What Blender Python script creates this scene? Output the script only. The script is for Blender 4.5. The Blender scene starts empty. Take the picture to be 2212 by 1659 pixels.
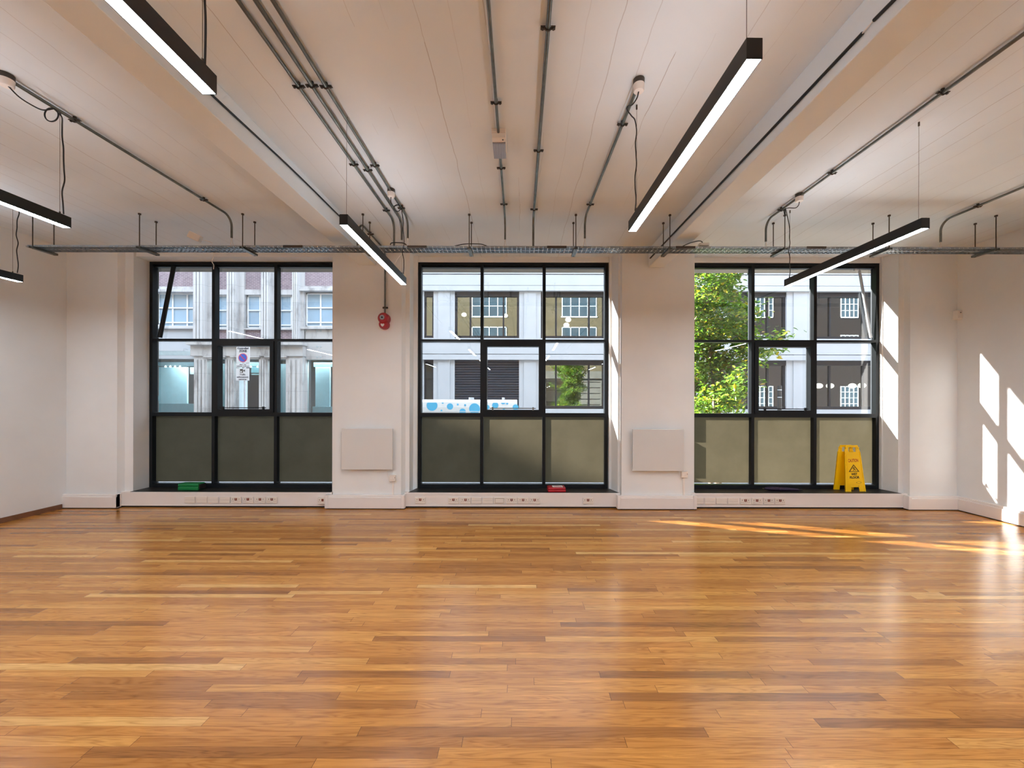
import bpy, bmesh, math, random
from mathutils import Vector, Matrix
random.seed(7)
PI = math.pi
C = bpy.context.scene.collection
sc = bpy.context.scene

# ------------------------------------------------------------------ camera geometry (level camera, small lens shift)
F, CX, CY, EYE = 840.0, 1122.0, 862.0, 1.52
def at(px, py, Y):
    """point at depth Y that the photograph shows at pixel (px, py)"""
    return Vector(((px-CX)*Y/F, Y, EYE+(CY-py)*Y/F))
def pX(px, Y): return (px-CX)*Y/F
def pZ(py, Y): return EYE+(CY-py)*Y/F
def cY(py, e): return e*F/(CY-py)          # depth of a ceiling-level point e above the eye

CEIL = 3.60
CT = CEIL-.0012        # where fixings meet the ceiling
FLOORZ = 0.0
GROUND = -0.9
XL, XR = -6.29, 6.08
YP, YB, YT, YW, YG = 5.40, 5.47, 5.42, 5.70, 5.765   # pillar face, bay wall, trunking front, frame front, glass

# ------------------------------------------------------------------ materials
def lin(c):
    return tuple(((v/255)/12.92 if v/255 <= 0.04045 else ((v/255+0.055)/1.055)**2.4) for v in c)
class N:
    def __init__(s, name):
        s.m = bpy.data.materials.new(name); s.m.use_nodes = True
        s.t = s.m.node_tree; s.t.nodes.clear()
        s.out = s.t.nodes.new('ShaderNodeOutputMaterial')
    def n(s, typ, **kw):
        x = s.t.nodes.new(typ)
        for k, v in kw.items():
            if k.startswith('_'): setattr(x, k[1:], v)
        return x
    def put(s, sock, v):
        if isinstance(v, bpy.types.NodeSocket): s.t.links.new(v, sock)
        elif isinstance(v, tuple) and len(v) == 3 and sock.type == 'RGBA': sock.default_value = (*v, 1)
        else: sock.default_value = v
    def math(s, op, a, b=0.0, c=None):
        x = s.n('ShaderNodeMath', _operation=op); s.put(x.inputs[0], a); s.put(x.inputs[1], b)
        if c is not None: s.put(x.inputs[2], c)
        return x.outputs[0]
    def mix(s, fac, a, b, mode='MIX'):
        x = s.n('ShaderNodeMix', _data_type='RGBA', _blend_type=mode)
        s.put(x.inputs[0], fac); s.put(x.inputs[6], a); s.put(x.inputs[7], b); return x.outputs[2]
    def pos(s):
        return s.n('ShaderNodeNewGeometry').outputs['Position']
    def sep(s, v):
        x = s.n('ShaderNodeSeparateXYZ'); s.put(x.inputs[0], v); return x.outputs
    def comb(s, a, b, c):
        x = s.n('ShaderNodeCombineXYZ')
        for i, v in enumerate((a, b, c)): s.put(x.inputs[i], v)
        return x.outputs[0]
    def noise(s, vec, scale, detail=4, rough=.55, dist=0):
        x = s.n('ShaderNodeTexNoise'); s.put(x.inputs['Vector'], vec)
        x.inputs['Scale'].default_value = scale; x.inputs['Detail'].default_value = detail
        x.inputs['Roughness'].default_value = rough; x.inputs['Distortion'].default_value = dist
        return x.outputs['Fac']
    def white(s, vec):
        x = s.n('ShaderNodeTexWhiteNoise', _noise_dimensions='3D'); s.put(x.inputs['Vector'], vec); return x.outputs
    def ramp(s, fac, stops):
        x = s.n('ShaderNodeValToRGB'); s.put(x.inputs[0], fac)
        e = x.color_ramp.elements
        while len(e) < len(stops): e.new(.5)
        for i, (p, c) in enumerate(stops):
            e[i].position = p; e[i].color = (*c, 1) if len(c) == 3 else c
        return x.outputs[0]
    def bump(s, h, strength, dist=.01, normal=None):
        x = s.n('ShaderNodeBump'); s.put(x.inputs['Height'], h)
        x.inputs['Strength'].default_value = strength; x.inputs['Distance'].default_value = dist
        if normal is not None: s.put(x.inputs['Normal'], normal)
        return x.outputs[0]
    def bsdf(s, color, rough=.5, metal=0, normal=None, spec=.5, coat=0, trans=0, emit=None, estr=0, coatr=.1):
        x = s.n('ShaderNodeBsdfPrincipled')
        s.put(x.inputs['Base Color'], color); s.put(x.inputs['Roughness'], rough); s.put(x.inputs['Metallic'], metal)
        s.put(x.inputs['Specular IOR Level'], spec); s.put(x.inputs['Coat Weight'], coat); s.put(x.inputs['Coat Roughness'], coatr)
        if normal is not None: s.put(x.inputs['Normal'], normal)
        if emit: s.put(x.inputs['Emission Color'], emit); x.inputs['Emission Strength'].default_value = estr
        return x.outputs[0]
    def done(s, sh):
        s.t.links.new(sh, s.out.inputs[0]); return s.m

def plain(name, rgb, rough=.5, metal=0, var=.06, scale=6, bump=0, bscale=60, spec=.5, coat=0):
    q = N(name); c = lin(rgb); p = q.pos()
    f = q.noise(p, scale, 5)
    lo = tuple(v*(1-var) for v in c); hi = tuple(min(1, v*(1+var)) for v in c)
    col = q.ramp(f, [(.3, lo), (.7, hi)])
    nm = q.bump(q.noise(p, bscale, 3), bump) if bump else None
    return q.done(q.bsdf(col, rough, metal, nm, spec, coat))

def emission(name, rgb, strength):
    q = N(name); x = q.n('ShaderNodeEmission'); q.put(x.inputs[0], lin(rgb)); x.inputs[1].default_value = strength
    return q.done(x.outputs[0])

def m_floor():
    q = N('oak_strip_floor'); W = .053
    x, y, z = q.sep(q.pos())[:3]
    v = q.math('DIVIDE', y, W); row = q.math('FLOOR', v); fv = q.math('FRACT', v)
    r1 = q.white(q.comb(row, 3.1, 0)); r2 = q.white(q.comb(row, 9.7, 2))
    L = q.math('MULTIPLY_ADD', r2[0], .95, .7)
    u = q.math('ADD', q.math('DIVIDE', x, L), q.math('MULTIPLY', r1[0], 19.0))
    idx = q.math('FLOOR', u); fu = q.math('FRACT', u)
    wid = q.white(q.comb(row, idx, 5.0))
    wv = wid[0]; wc = q.sep(wid[1])
    base = q.ramp(wv, [(0, lin((146, 93, 43))), (.13, lin((167, 109, 50))), (.42, lin((185, 123, 57))), (.76, lin((196, 134, 64))), (.94, lin((204, 146, 76))), (1, lin((218, 170, 102)))])
    # grain
    gx = q.math('MULTIPLY_ADD', wc[0], 30, q.math('MULTIPLY', x, 1.3))
    gv = q.comb(gx, q.math('MULTIPLY', y, 17), q.math('MULTIPLY', wc[1], 20))
    g1 = q.noise(gv, 2.2, 6, .62, .6)
    gv2 = q.comb(q.math('MULTIPLY_ADD', wc[1], 40, q.math('MULTIPLY', x, 4)), q.math('MULTIPLY', y, 230), wc[2])
    g2 = q.noise(gv2, 1.0, 4, .6)
    rings = q.math('FRACT', q.math('MULTIPLY', q.noise(gv, .9, 2, .5, 1.2), 9))
    rings = q.math('ABSOLUTE', q.math('SUBTRACT', rings, .5))
    gr = q.math('ADD', q.math('MULTIPLY', g1, .50), q.math('ADD', q.math('MULTIPLY', g2, .34), q.math('MULTIPLY', rings, .46)))
    shade = q.ramp(gr, [(.30, (.50, .42, .33)), (.43, (.78, .73, .66)), (.56, (1, 1, 1)), (.8, (1.06, 1.06, 1.06))])
    col = q.mix(.85, base, shade, 'MULTIPLY')
    light = q.ramp(g1, [(.58, (0, 0, 0)), (.70, (1, 1, 1))])
    col = q.mix(q.math('MULTIPLY', light, .6), col, q.mix(1, base, (1.45, 1.5, 1.6), 'MULTIPLY'))
    # seams
    e1 = q.math('LESS_THAN', fv, .026)
    e2 = q.math('LESS_THAN', q.math('MULTIPLY', fu, L), .0022)
    seam = q.math('MAXIMUM', q.math('MULTIPLY', e1, .62), q.math('MULTIPLY', e2, .85))
    col = q.mix(seam, col, lin((62, 36, 20)))
    tilt = q.comb(q.math('MULTIPLY', q.math('SUBTRACT', wc[0], .5), .008), q.math('MULTIPLY', q.math('SUBTRACT', wc[1], .5), .02), 1.0)
    nn = q.n('ShaderNodeVectorMath', _operation='NORMALIZE'); q.put(nn.inputs[0], tilt)
    h = q.math('SUBTRACT', q.math('MULTIPLY', gr, .25), seam)
    nm = q.bump(h, .07, .003, nn.outputs[0])
    rough = q.math('MULTIPLY_ADD', g2, .10, .20)
    return q.done(q.bsdf(col, rough, 0, nm, .45, coat=.14, coatr=.16))

def m_plaster(name, rgb, boards=False):
    q = N(name); p = q.pos(); x, y, z = q.sep(p)[:3]
    c = lin(rgb)
    big = q.noise(p, 1.3, 4); fine = q.noise(p, 38, 5, .6)
    col = q.ramp(big, [(.3, tuple(v*.95 for v in c)), (.7, tuple(min(1, v*1.02) for v in c))])
    h = q.math('MULTIPLY', fine, .4)
    if boards:
        wob = q.math('MULTIPLY', q.math('SUBTRACT', q.noise(q.comb(q.math('MULTIPLY', x, .8), q.math('MULTIPLY', y, 1.6), 3.0), 1.4, 4), .5), .055)
        u = q.math('DIVIDE', q.math('ADD', x, wob), .185)
        fr = q.math('ABSOLUTE', q.math('SUBTRACT', q.math('FRACT', u), .5))
        line = q.math('GREATER_THAN', fr, .487)
        idw = q.white(q.comb(q.math('FLOOR', q.math('ADD', u, .5)), 1, 4))
        mask = q.math('GREATER_THAN', q.math('ADD', q.noise(q.comb(q.math('FLOOR', u), q.math('MULTIPLY', y, .8), 7), 1.1, 2), q.math('MULTIPLY', idw[0], .35)), .62)
        ln = q.math('MULTIPLY', line, mask)
        step = q.math('MULTIPLY', q.white(q.comb(q.math('FLOOR', u), 2, 2))[0], .5)
        cc = q.math('MULTIPLY', q.sep(idw[1])[1], 1.0)
        col = q.mix(q.math('MULTIPLY', ln, q.math('MULTIPLY_ADD', cc, .4, .08)), col, lin((120, 92, 74)))
        h = q.math('ADD', h, q.math('SUBTRACT', step, q.math('MULTIPLY', ln, 1.2)))
    nm = q.bump(h, .35, .004)
    return q.done(q.bsdf(col, .75, 0, nm, .25))

def m_brick(name, a, b, mortar, bw=.225, bh=.075):
    q = N(name); p = q.pos(); x, y, z = q.sep(p)[:3]
    t = q.n('ShaderNodeTexBrick'); q.put(t.inputs['Vector'], q.comb(q.math('ADD', x, y), z, 0))
    q.put(t.inputs['Color1'], lin(a)); q.put(t.inputs['Color2'], lin(b)); q.put(t.inputs['Mortar'], lin(mortar))
    t.inputs['Scale'].default_value = 1; t.inputs['Brick Width'].default_value = bw; t.inputs['Row Height'].default_value = bh
    t.inputs['Mortar Size'].default_value = .009
    col = q.mix(.5, t.outputs['Color'], q.ramp(q.noise(p, 5, 5), [(.3, (.6, .6, .6)), (.7, (1.15, 1.1, 1.05))]), 'MULTIPLY')
    return q.done(q.bsdf(col, .85, 0, q.bump(t.outputs['Fac'], -.3, .01), .3))

def m_glass(name, refl=.06, tint=(1, 1, 1), rough=0.0, refl_col=(1, 1, 1)):
    q = N(name); t = q.n('ShaderNodeBsdfTransparent'); q.put(t.inputs[0], tint)
    g = q.n('ShaderNodeBsdfGlossy'); q.put(g.inputs[0], refl_col); g.inputs[1].default_value = rough
    lw = q.n('ShaderNodeLayerWeight'); lw.inputs[0].default_value = .22
    f = q.math('MULTIPLY_ADD', lw.outputs['Fresnel'], .8, refl)
    f = q.math('MINIMUM', f, 1.0)
    mx = q.n('ShaderNodeMixShader'); q.put(mx.inputs[0], f)
    q.t.links.new(t.outputs[0], mx.inputs[1]); q.t.links.new(g.outputs[0], mx.inputs[2])
    return q.done(mx.outputs[0])

def m_film():
    q = N('frosted_film'); p = q.pos()
    f = q.noise(p, 3, 4)
    tr = q.n('ShaderNodeBsdfTranslucent'); q.put(tr.inputs[0], q.ramp(f, [(.3, lin((106, 98, 78))), (.7, lin((118, 109, 88)))]))
    df = q.bsdf(lin((34, 31, 24)), .32, 0, None, .5)
    mx = q.n('ShaderNodeMixShader'); mx.inputs[0].default_value = .45
    q.t.links.new(tr.outputs[0], mx.inputs[1]); q.t.links.new(df, mx.inputs[2])
    return q.done(mx.outputs[0])

def m_leaf(name, cols):
    q = N(name); r = q.n('ShaderNodeNewGeometry').outputs['Random Per Island']
    col = q.ramp(r, [(i/(len(cols)-1), lin(c)) for i, c in enumerate(cols)])
    d = q.bsdf(col, .45, 0, None, .4)
    t = q.n('ShaderNodeBsdfTranslucent'); q.put(t.inputs[0], q.mix(1, col, (1.0, 1.0, .55), 'MULTIPLY'))
    mx = q.n('ShaderNodeMixShader'); mx.inputs[0].default_value = .5
    q.t.links.new(d, mx.inputs[1]); q.t.links.new(t.outputs[0], mx.inputs[2])
    return q.done(mx.outputs[0])

def m_stone(name, rgb, stain=(120, 118, 118)):
    q = N(name); p = q.pos(); x, y, z = q.sep(p)[:3]
    f = q.noise(q.comb(x, y, q.math('MULTIPLY', z, .35)), 1.6, 6, .65)
    col = q.ramp(f, [(.32, lin(stain)), (.5, lin(rgb)), (.8, tuple(min(1, v*1.08) for v in lin(rgb)))])
    j = q.math('LESS_THAN', q.math('FRACT', q.math('DIVIDE', z, .95)), .018)
    col = q.mix(q.math('MULTIPLY', j, .35), col, lin((90, 88, 88)))
    return q.done(q.bsdf(col, .85, 0, q.bump(q.noise(p, 25, 4), .2, .01), .3))

M = {}
M['floor'] = m_floor()
M['wall'] = m_plaster('wall_paint', (232, 234, 234))
M['ceiling'] = m_plaster('ceiling_paint', (227, 235, 241), True)
M['beam'] = m_plaster('beam_paint', (227, 235, 241))
M['trunk'] = plain('white_trunking', (232, 226, 222), .4, 0, .02, 3)
M['sock'] = plain('socket_white', (230, 222, 212), .35, 0, .02, 3)
M['hole'] = plain('socket_hole', (120, 100, 86), .6)
M['switch'] = plain('socket_switch', (128, 62, 44), .5)
M['frame'] = plain('anthracite_frame', (25, 28, 31), .36, 0, .1, 8, spec=.2)
M['black'] = plain('black_housing', (17, 16, 16), .42, 0, .08, 5)
M['cable'] = plain('black_cable', (22, 20, 20), .5)
M['steel'] = plain('galvanised_steel', (112, 112, 106), .32, .9, .25, 14)
M['steel2'] = plain('galvanised_tray', (158, 164, 168), .34, .85, .18, 9)
M['brass'] = plain('brown_rod', (76, 64, 54), .5, .4)
M['dark'] = plain('dark_box_metal', (76, 69, 62), .5, .5)
M['white'] = plain('white_plastic', (236, 230, 224), .4, 0, .02)
M['gap'] = plain('shadow_gap', (26, 20, 17), .9)
M['sill'] = plain('slate_sill', (30, 28, 26), .42, 0, .35, 30, .2, 90)
M['skirt'] = plain('brown_skirting', (122, 82, 56), .5, 0, .2, 8)
M['lamp'] = emission('lamp_diffuser', (238, 246, 255), 60)
M['uplamp'] = emission('lamp_up_diffuser', (240, 246, 255), 14)
M['glass'] = m_glass('clear_glass', .035)
M['film'] = m_film()
M['red'] = plain('alarm_red', (164, 10, 22), .35, 0, .05, coat=.3)
M['redbox'] = plain('box_red', (172, 20, 36), .4, 0, .05)
M['green'] = plain('box_green', (0, 122, 62), .4, 0, .05)
M['paper'] = plain('label_paper', (235, 230, 228), .7)
M['inkred'] = plain('ink_red', (176, 28, 18), .6)
M['inkblack'] = plain('ink_black', (20, 18, 16), .6)
M['yellow'] = plain('sign_yellow', (255, 204, 0), .38, 0, .04)
M['yellowl'] = plain('sign_yellow_light', (244, 206, 70), .45)
M['olive'] = plain('sign_symbol', (92, 66, 12), .5)
M['purple'] = plain('umbrella_cloth', (44, 30, 58), .6, 0, .2, 30)
M['clear'] = plain('clear_diffuser', (150, 150, 158), .18, 0, .05, coat=.4)
M['heater'] = plain('heater_white', (214, 214, 212), .22, 0, .01, 2, coat=.25)
# outside
M['white_render'] = plain('white_render', (166, 170, 176), .8, 0, .03, 1.2, .1, 30)
M['stone'] = m_stone('portland_stone', (178, 178, 180), (132, 131, 132))
M['stone2'] = m_stone('shop_stone', (166, 165, 165), (118, 115, 113))
M['brick'] = m_brick('red_brick', (134, 118, 127), (116, 99, 110), (168, 163, 169))
M['stock'] = m_brick('yellow_stock_brick', (96, 84, 60), (78, 68, 48), (92, 84, 70))
M['dstone'] = plain('weathered_stone', (92, 88, 82), .9, 0, .2, 2, .1, 30)
M['redbrick'] = m_brick('dark_red_brick', (40, 28, 27), (32, 25, 25), (44, 40, 39))
M['darkpane'] = plain('facade_pane', (56, 70, 80), .3, 0, .15, 1)
M['wframe'] = plain('white_window_frame', (206, 210, 214), .5)
M['bluepane'] = plain('blue_grey_pane', (128, 158, 182), .25, 0, .12, .8, coat=.6)  # opaque blue-grey panes with a glossy coat
M['dframe'] = plain('dark_window_frame', (26, 27, 33), .5, spec=.3)
M['dglass'] = m_glass('reflecting_glass', .20, (.62, .70, .71), .0, (.9, 1, 1))
M['tglass'] = m_glass('teal_glass', .14, (.72, .86, .89))
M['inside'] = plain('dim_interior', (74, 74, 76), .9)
M['aqua'] = plain('shop_partition', (206, 228, 236), .7)
M['teal'] = plain('shop_teal', (84, 124, 130), .5)
M['grey'] = plain('shop_grey', (150, 158, 162), .7)
M['door'] = plain('black_door', (18, 24, 28), .3)
M['shutter'] = plain('roller_shutter', (24, 32, 46), .5, .1, .1)
M['globe'] = emission('globe_glow', (255, 240, 214), 5)
M['spot'] = emission('spot_glow', (255, 252, 245), 4)
M['van'] = plain('van_white', (206, 210, 214), .3, 0, .02, coat=.4)
M['dot'] = plain('van_blue_dot', (72, 172, 218), .35, 0, .03)
M['tyre'] = plain('tyre', (22, 22, 22), .8)
M['asphalt'] = plain('asphalt', (116, 116, 118), .9, 0, .15, 20, .3, 120)
M['paving'] = plain('paving', (196, 193, 188), .9, 0, .1, 3, .2, 40)
M['bark'] = plain('bark', (74, 62, 50), .85, 0, .2, 20)
M['leaf'] = m_leaf('leaf', [(50, 84, 24), (64, 102, 28), (80, 118, 34), (58, 94, 26), (98, 132, 40), (118, 142, 44), (160, 140, 30)])
M['signwhite'] = plain('sign_white', (206, 208, 214), .4)
M['signblue'] = plain('sign_blue', (40, 82, 186), .4)
M['signred'] = plain('sign_red', (206, 44, 72), .4)
M['signink'] = plain('sign_ink', (52, 60, 78), .5)
M['pole'] = plain('grey_pole', (186, 194, 202), .35, .3)
M['bollard'] = plain('bollard_black', (30, 32, 34), .45)

# ------------------------------------------------------------------ mesh building
ORG = {}
class MB:
    def __init__(s): s.v = []; s.f = []; s.mi = []; s.sm = []
    def add(s, vs, fs, mi=0, smooth=False):
        b = len(s.v); s.v += [Vector(v) for v in vs]
        for f in fs: s.f.append([b+i for i in f]); s.mi.append(mi); s.sm.append(smooth)
        return s
    def box(s, x0, x1, y0, y1, z0, z1, mi=0):
        if x0 > x1: x0, x1 = x1, x0
        if y0 > y1: y0, y1 = y1, y0
        if z0 > z1: z0, z1 = z1, z0
        vs = [(x, y, z) for z in (z0, z1) for (x, y) in ((x0, y0), (x1, y0), (x1, y1), (x0, y1))]
        return s.add(vs, [(3, 2, 1, 0), (4, 5, 6, 7), (0, 1, 5, 4), (1, 2, 6, 5), (2, 3, 7, 6), (3, 0, 4, 7)], mi)
    def prism(s, pts, vec, mi=0, smooth=False):
        """extrude a planar polygon (3-D points) along vec"""
        n = len(pts); vec = Vector(vec); p = [Vector(q) for q in pts]
        nr = Vector((0, 0, 0))
        for i in range(n): nr += p[i].cross(p[(i+1) % n])
        if nr.dot(vec) > 0: p.reverse()
        vs = p+[q+vec for q in p]
        s.add(vs, [list(range(n)), list(range(2*n-1, n-1, -1))], mi)
        b = len(s.v)-2*n
        for i in range(n):
            j = (i+1) % n
            s.f.append([b+j, b+i, b+n+i, b+n+j]); s.mi.append(mi); s.sm.append(smooth)
        return s
    def plan(s, pts, z0, z1, mi=0): return s.prism([(x, y, z0) for x, y in pts], (0, 0, z1-z0), mi)
    def tube(s, path, r, seg=10, mi=0, caps=True, radii=None):
        p = [Vector(q) for q in path]; n = len(p); rings = []
        t0 = (p[1]-p[0]).normalized(); u = t0.orthogonal().normalized()
        for i in range(n):
            t = ((p[min(i+1, n-1)]-p[max(i-1, 0)])).normalized()
            u = (u-t*u.dot(t)); u = u.normalized() if u.length > 1e-6 else t.orthogonal().normalized()
            w = t.cross(u); rr = radii[i] if radii else r
            rings.append([p[i]+u*math.cos(a)*rr+w*math.sin(a)*rr for a in (2*PI*k/seg for k in range(seg))])
        vs = [q for rg in rings for q in rg]; fs = []
        for i in range(n-1):
            for k in range(seg):
                k2 = (k+1) % seg
                fs.append((i*seg+k, i*seg+k2, (i+1)*seg+k2, (i+1)*seg+k))
        s.add(vs, fs, mi, True)
        if caps:
            s.add(rings[0], [tuple(range(seg-1, -1, -1))], mi); s.add(rings[-1], [tuple(range(seg))], mi)
        return s
    def cyl(s, a, b, r, seg=20, mi=0, r2=None): return s.tube([a, b], r, seg, mi, True, [r, r if r2 is None else r2])
    def sphere(s, c, r, seg=16, ring=10, mi=0, sq=(1, 1, 1)):
        c = Vector(c); vs = []; fs = []
        for i in range(ring+1):
            th = PI*i/ring
            for k in range(seg):
                a = 2*PI*k/seg
                vs.append(c+Vector((math.sin(th)*math.cos(a)*sq[0], math.sin(th)*math.sin(a)*sq[1], math.cos(th)*sq[2]))*r)
        for i in range(ring):
            for k in range(seg):
                k2 = (k+1) % seg; fs.append((i*seg+k, (i+1)*seg+k, (i+1)*seg+k2, i*seg+k2))
        return s.add(vs, fs, mi, True)
    def xform(s, mat, start=0):
        for i in range(start, len(s.v)): s.v[i] = mat @ s.v[i]
        return s
    def build(s, name, mat, parent=None, org=None, bevel=0, local=False):
        if parent is not None:
            o0 = Vector((0, 0, 0)) if local else ORG[parent.name]
        else:
            if org is None:
                lo = [min(v[i] for v in s.v) for i in range(3)]; hi = [max(v[i] for v in s.v) for i in range(3)]
                org = ((lo[0]+hi[0])/2, (lo[1]+hi[1])/2, lo[2])
            o0 = Vector(org)
        me = bpy.data.meshes.new(name)
        me.from_pydata([v-o0 for v in s.v], [], s.f)
        mats = mat if isinstance(mat, list) else [mat]
        for m in mats: me.materials.append(M[m])
        me.polygons.foreach_set('material_index', s.mi); me.polygons.foreach_set('use_smooth', s.sm)
        me.update()
        o = bpy.data.objects.new(name, me); C.objects.link(o)
        if parent is not None:
            o.parent = parent; ORG[o.name] = o0
        else:
            o.location = o0; ORG[o.name] = o0
        if bevel:
            b = o.modifiers.new('bevel', 'BEVEL'); b.width = bevel; b.segments = 2; b.limit_method = 'ANGLE'; b.angle_limit = .6
        return o

def tag(o, label, cat, group=None):
    o['label'] = label; o['category'] = cat
    if group: o['group'] = group
    return o
def thing(name, label, cat, loc, group=None, rz=0):
    o = bpy.data.objects.new(name, None); C.objects.link(o); o.empty_display_size = .1
    o.location = loc; o.rotation_euler = (0, 0, rz); ORG[o.name] = Vector(loc)
    return tag(o, label, cat, group)
def struct(o): o['kind'] = 'structure'; return o
def sroot(name, loc):
    o = bpy.data.objects.new(name, None); C.objects.link(o); o.location = loc; o.empty_display_size = .1
    ORG[o.name] = Vector(loc); o['kind'] = 'structure'; return o
def copy_thing(root, loc, label, group=None):
    r = root.copy(); C.objects.link(r); r.location = loc; r['label'] = label
    if group: r['group'] = group
    for ch in list(root.children):
        c = ch.copy(); C.objects.link(c); c.parent = r
        for g in list(ch.children):
            d = g.copy(); C.objects.link(d); d.parent = c
    return r
def text(mb, body, size, mat4, mi=0, bold=.0, depth=.001, width=None):
    cu = bpy.data.curves.new('lettering', 'FONT'); cu.body = body; cu.size = size
    cu.align_x = 'CENTER'; cu.align_y = 'CENTER'; cu.extrude = depth; cu.offset = bold; cu.resolution_u = 3
    ob = bpy.data.objects.new('lettering_tmp', cu); C.objects.link(ob)
    dg = bpy.context.evaluated_depsgraph_get(); dg.update()
    me = bpy.data.meshes.new_from_object(ob.evaluated_get(dg))
    vs = [v.co.copy() for v in me.vertices]; fs = [list(p.vertices) for p in me.polygons]
    if width and vs:
        w = max(v.x for v in vs)-min(v.x for v in vs)
        for v in vs: v.x *= width/w
    mb.add([mat4 @ v for v in vs], fs, mi)
    bpy.data.objects.remove(ob); bpy.data.curves.remove(cu); bpy.data.meshes.remove(me)
def frame_at(o, xdir, ydir):
    x = Vector(xdir).normalized(); y = Vector(ydir).normalized(); z = x.cross(y)
    m = Matrix((x, y, z)).transposed().to_4x4(); m.translation = Vector(o); return m
def smooth_path(pts, n=8):
    p = [Vector(q) for q in pts]; out = []
    for i in range(len(p)-1):
        a = p[max(i-1, 0)]; b = p[i]; c = p[i+1]; d = p[min(i+2, len(p)-1)]
        for k in range(n):
            t = k/n
            out.append(.5*((2*b)+(c-a)*t+(2*a-5*b+4*c-d)*t*t+(3*b-a-3*c+d)*t**3))
    out.append(p[-1]); return out

# ================================================================== ROOM SHELL
YBACK = -6.2
struct(MB().box(XL-.2, XR+.2, YBACK, 5.5, -.12, 0).build('floor', 'floor'))
struct(MB().box(XL-.25, XR+.25, YBACK-.2, 5.80, CEIL, CEIL+.25).build('ceiling', 'ceiling'))
struct(MB().box(XL-.2, XL, YBACK, 5.80, 0, CEIL).build('wall_left', 'wall'))
struct(MB().box(XR, XR+.2, YBACK, 5.80, 0, CEIL).build('wall_right', 'wall'))
struct(MB().box(XL-.2, XR+.2, YBACK-.2, YBACK, 0, CEIL).build('wall_rear', 'wall'))
P1 = [(-2.5875, YP), (-1.639, YP), (-1.602, YB), (-1.545, YB), (-1.543, 5.66), (-1.488, 5.66), (-1.488, 5.80), (-2.622, 5.80), (-2.622, 5.66), (-2.632, YB), (-2.60, YB)]
P2 = [(1.42, YP), (2.382, YP), (2.40, YB), (2.46, YB), (2.474, 5.66), (2.484, 5.66), (2.484, 5.80), (1.306, 5.80), (1.306, 5.66), (1.339, 5.66), (1.386, YB), (1.412, YB)]
PL = [(XL, YP), (-5.586, YP), (-5.548, YB), (-5.431, YB), (-5.427, 5.66), (-5.423, 5.80), (XL, 5.80)]
PR = [(XR, YP), (5.424, YP), (5.405, YB), (5.33, YB), (5.289, 5.66), (5.275, 5.66), (5.275, 5.80), (XR, 5.80)]
for nm, pl in (('pillar', P1), ('pillar', P2), ('wall_back', PL), ('wall_back', PR)):
    struct(MB().plan(pl, 0, CEIL).build(nm, 'wall'))
# wall below the sills, lintels above the windows
BAYS = [(-5.427, -2.622), (-1.488, 1.306), (2.484, 5.275)]
for i, (a, b) in enumerate(BAYS):
    struct(MB().box(a, b, YB, 5.80, 0, .205).build('wall_back', 'wall'))
    struct(MB().box(a, b, 5.50 if i == 0 else 5.69, 5.80, 3.523 if i == 0 else 3.522, CEIL).build('wall_back', 'wall'))
# ceiling beams
struct(MB().box(-2.2256, -1.9967, YBACK, YP, 3.369, CEIL).build('ceiling_beam', 'beam', bevel=.006))
struct(MB().box(1.787, 2.004, YBACK, YP, 3.350, CEIL).build('ceiling_beam', 'beam', bevel=.006))
# sills (dark slate boards)
SILL = [[(-5.431, 5.425), (-2.632, 5.425), (-2.622, 5.71), (-5.425, 5.71)], [(-1.547, 5.425), (1.39, 5.425), (1.306, 5.71), (-1.488, 5.71)], [(2.46, 5.425), (5.335, 5.425), (5.276, 5.71), (2.484, 5.71)]]
for i, p in enumerate(SILL):
    struct(MB().plan(p, .203, .216).build('trim_%d' % (i+1), 'sill'))
# trunking / baseboards along the window wall
def trunk(a, b, y0, y1, z0=.022, z1=.213):
    m = MB()
    m.box(a, b, y0, y1, z0, z1-.0, 0)
    m.box(a, b, y0-.004, y0+.001, z1-.030, z1-.002, 0)     # upper lip
    m.box(a, b, y0-.004, y0+.001, z0, z0+.020, 0)           # lower lip
    m.box(a, b, y0+.012, y1, 0.0, z0, 1)                    # shadow gap
    return m.build('baseboard_back', ['trunk', 'gap'])
for a, b in ((-5.556, -2.612), (-1.60, 1.404), (2.392, 5.41)): struct(trunk(a, b, YT, YB-.001))
def skirt(pts_front, z1=.192, th=.05, name='baseboard_back'):
    m = MB()
    for (ax, ay), (bx, by) in zip(pts_front[:-1], pts_front[1:]):
        d = Vector((bx-ax, by-ay, 0)); L = d.length; d.normalize(); nrm = Vector((-d.y, d.x, 0))   # towards the wall
        a = Vector((ax, ay, 0)); b = Vector((bx, by, 0))
        pr = [(0, .012), (0, z1-.034), (.012, z1-.030), (.012, z1-.008), (.016, z1), (th, z1), (th, .012)]
        m.prism([a+nrm*u+Vector((0, 0, v)) for u, v in pr], d*L, 0)
        m.prism([a+nrm*.01, a+nrm*th, a+nrm*th+Vector((0, 0, .012)), a+nrm*.01+Vector((0, 0, .012))], d*L, 1)
    return m.build(name, ['trunk', 'gap'])
struct(skirt([(-2.655, 5.345), (-1.575, 5.345)]))
struct(skirt([(1.365, 5.345), (2.442, 5.345)]))
struct(skirt([(XL, 5.345), (-5.54, 5.345)]))
struct(skirt([(5.37, 5.345), (XR-.001, 5.345)]))
for x in (-2.650, -1.600, 1.372, 2.418, 5.372, -5.562):      # end caps of the pillar trunking
    struct(MB().box(x-.022, x+.022, 5.335, 5.42, .012, .196).build('baseboard_back', 'trunk', bevel=.006))
struct(skirt([(XR-.05, 5.345), (XR-.05, YBACK)], name='baseboard_right'))
struct(MB().box(XL, XL+.016, YBACK, 5.34, 0, .062).build('baseboard_left', 'skirt'))

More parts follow.
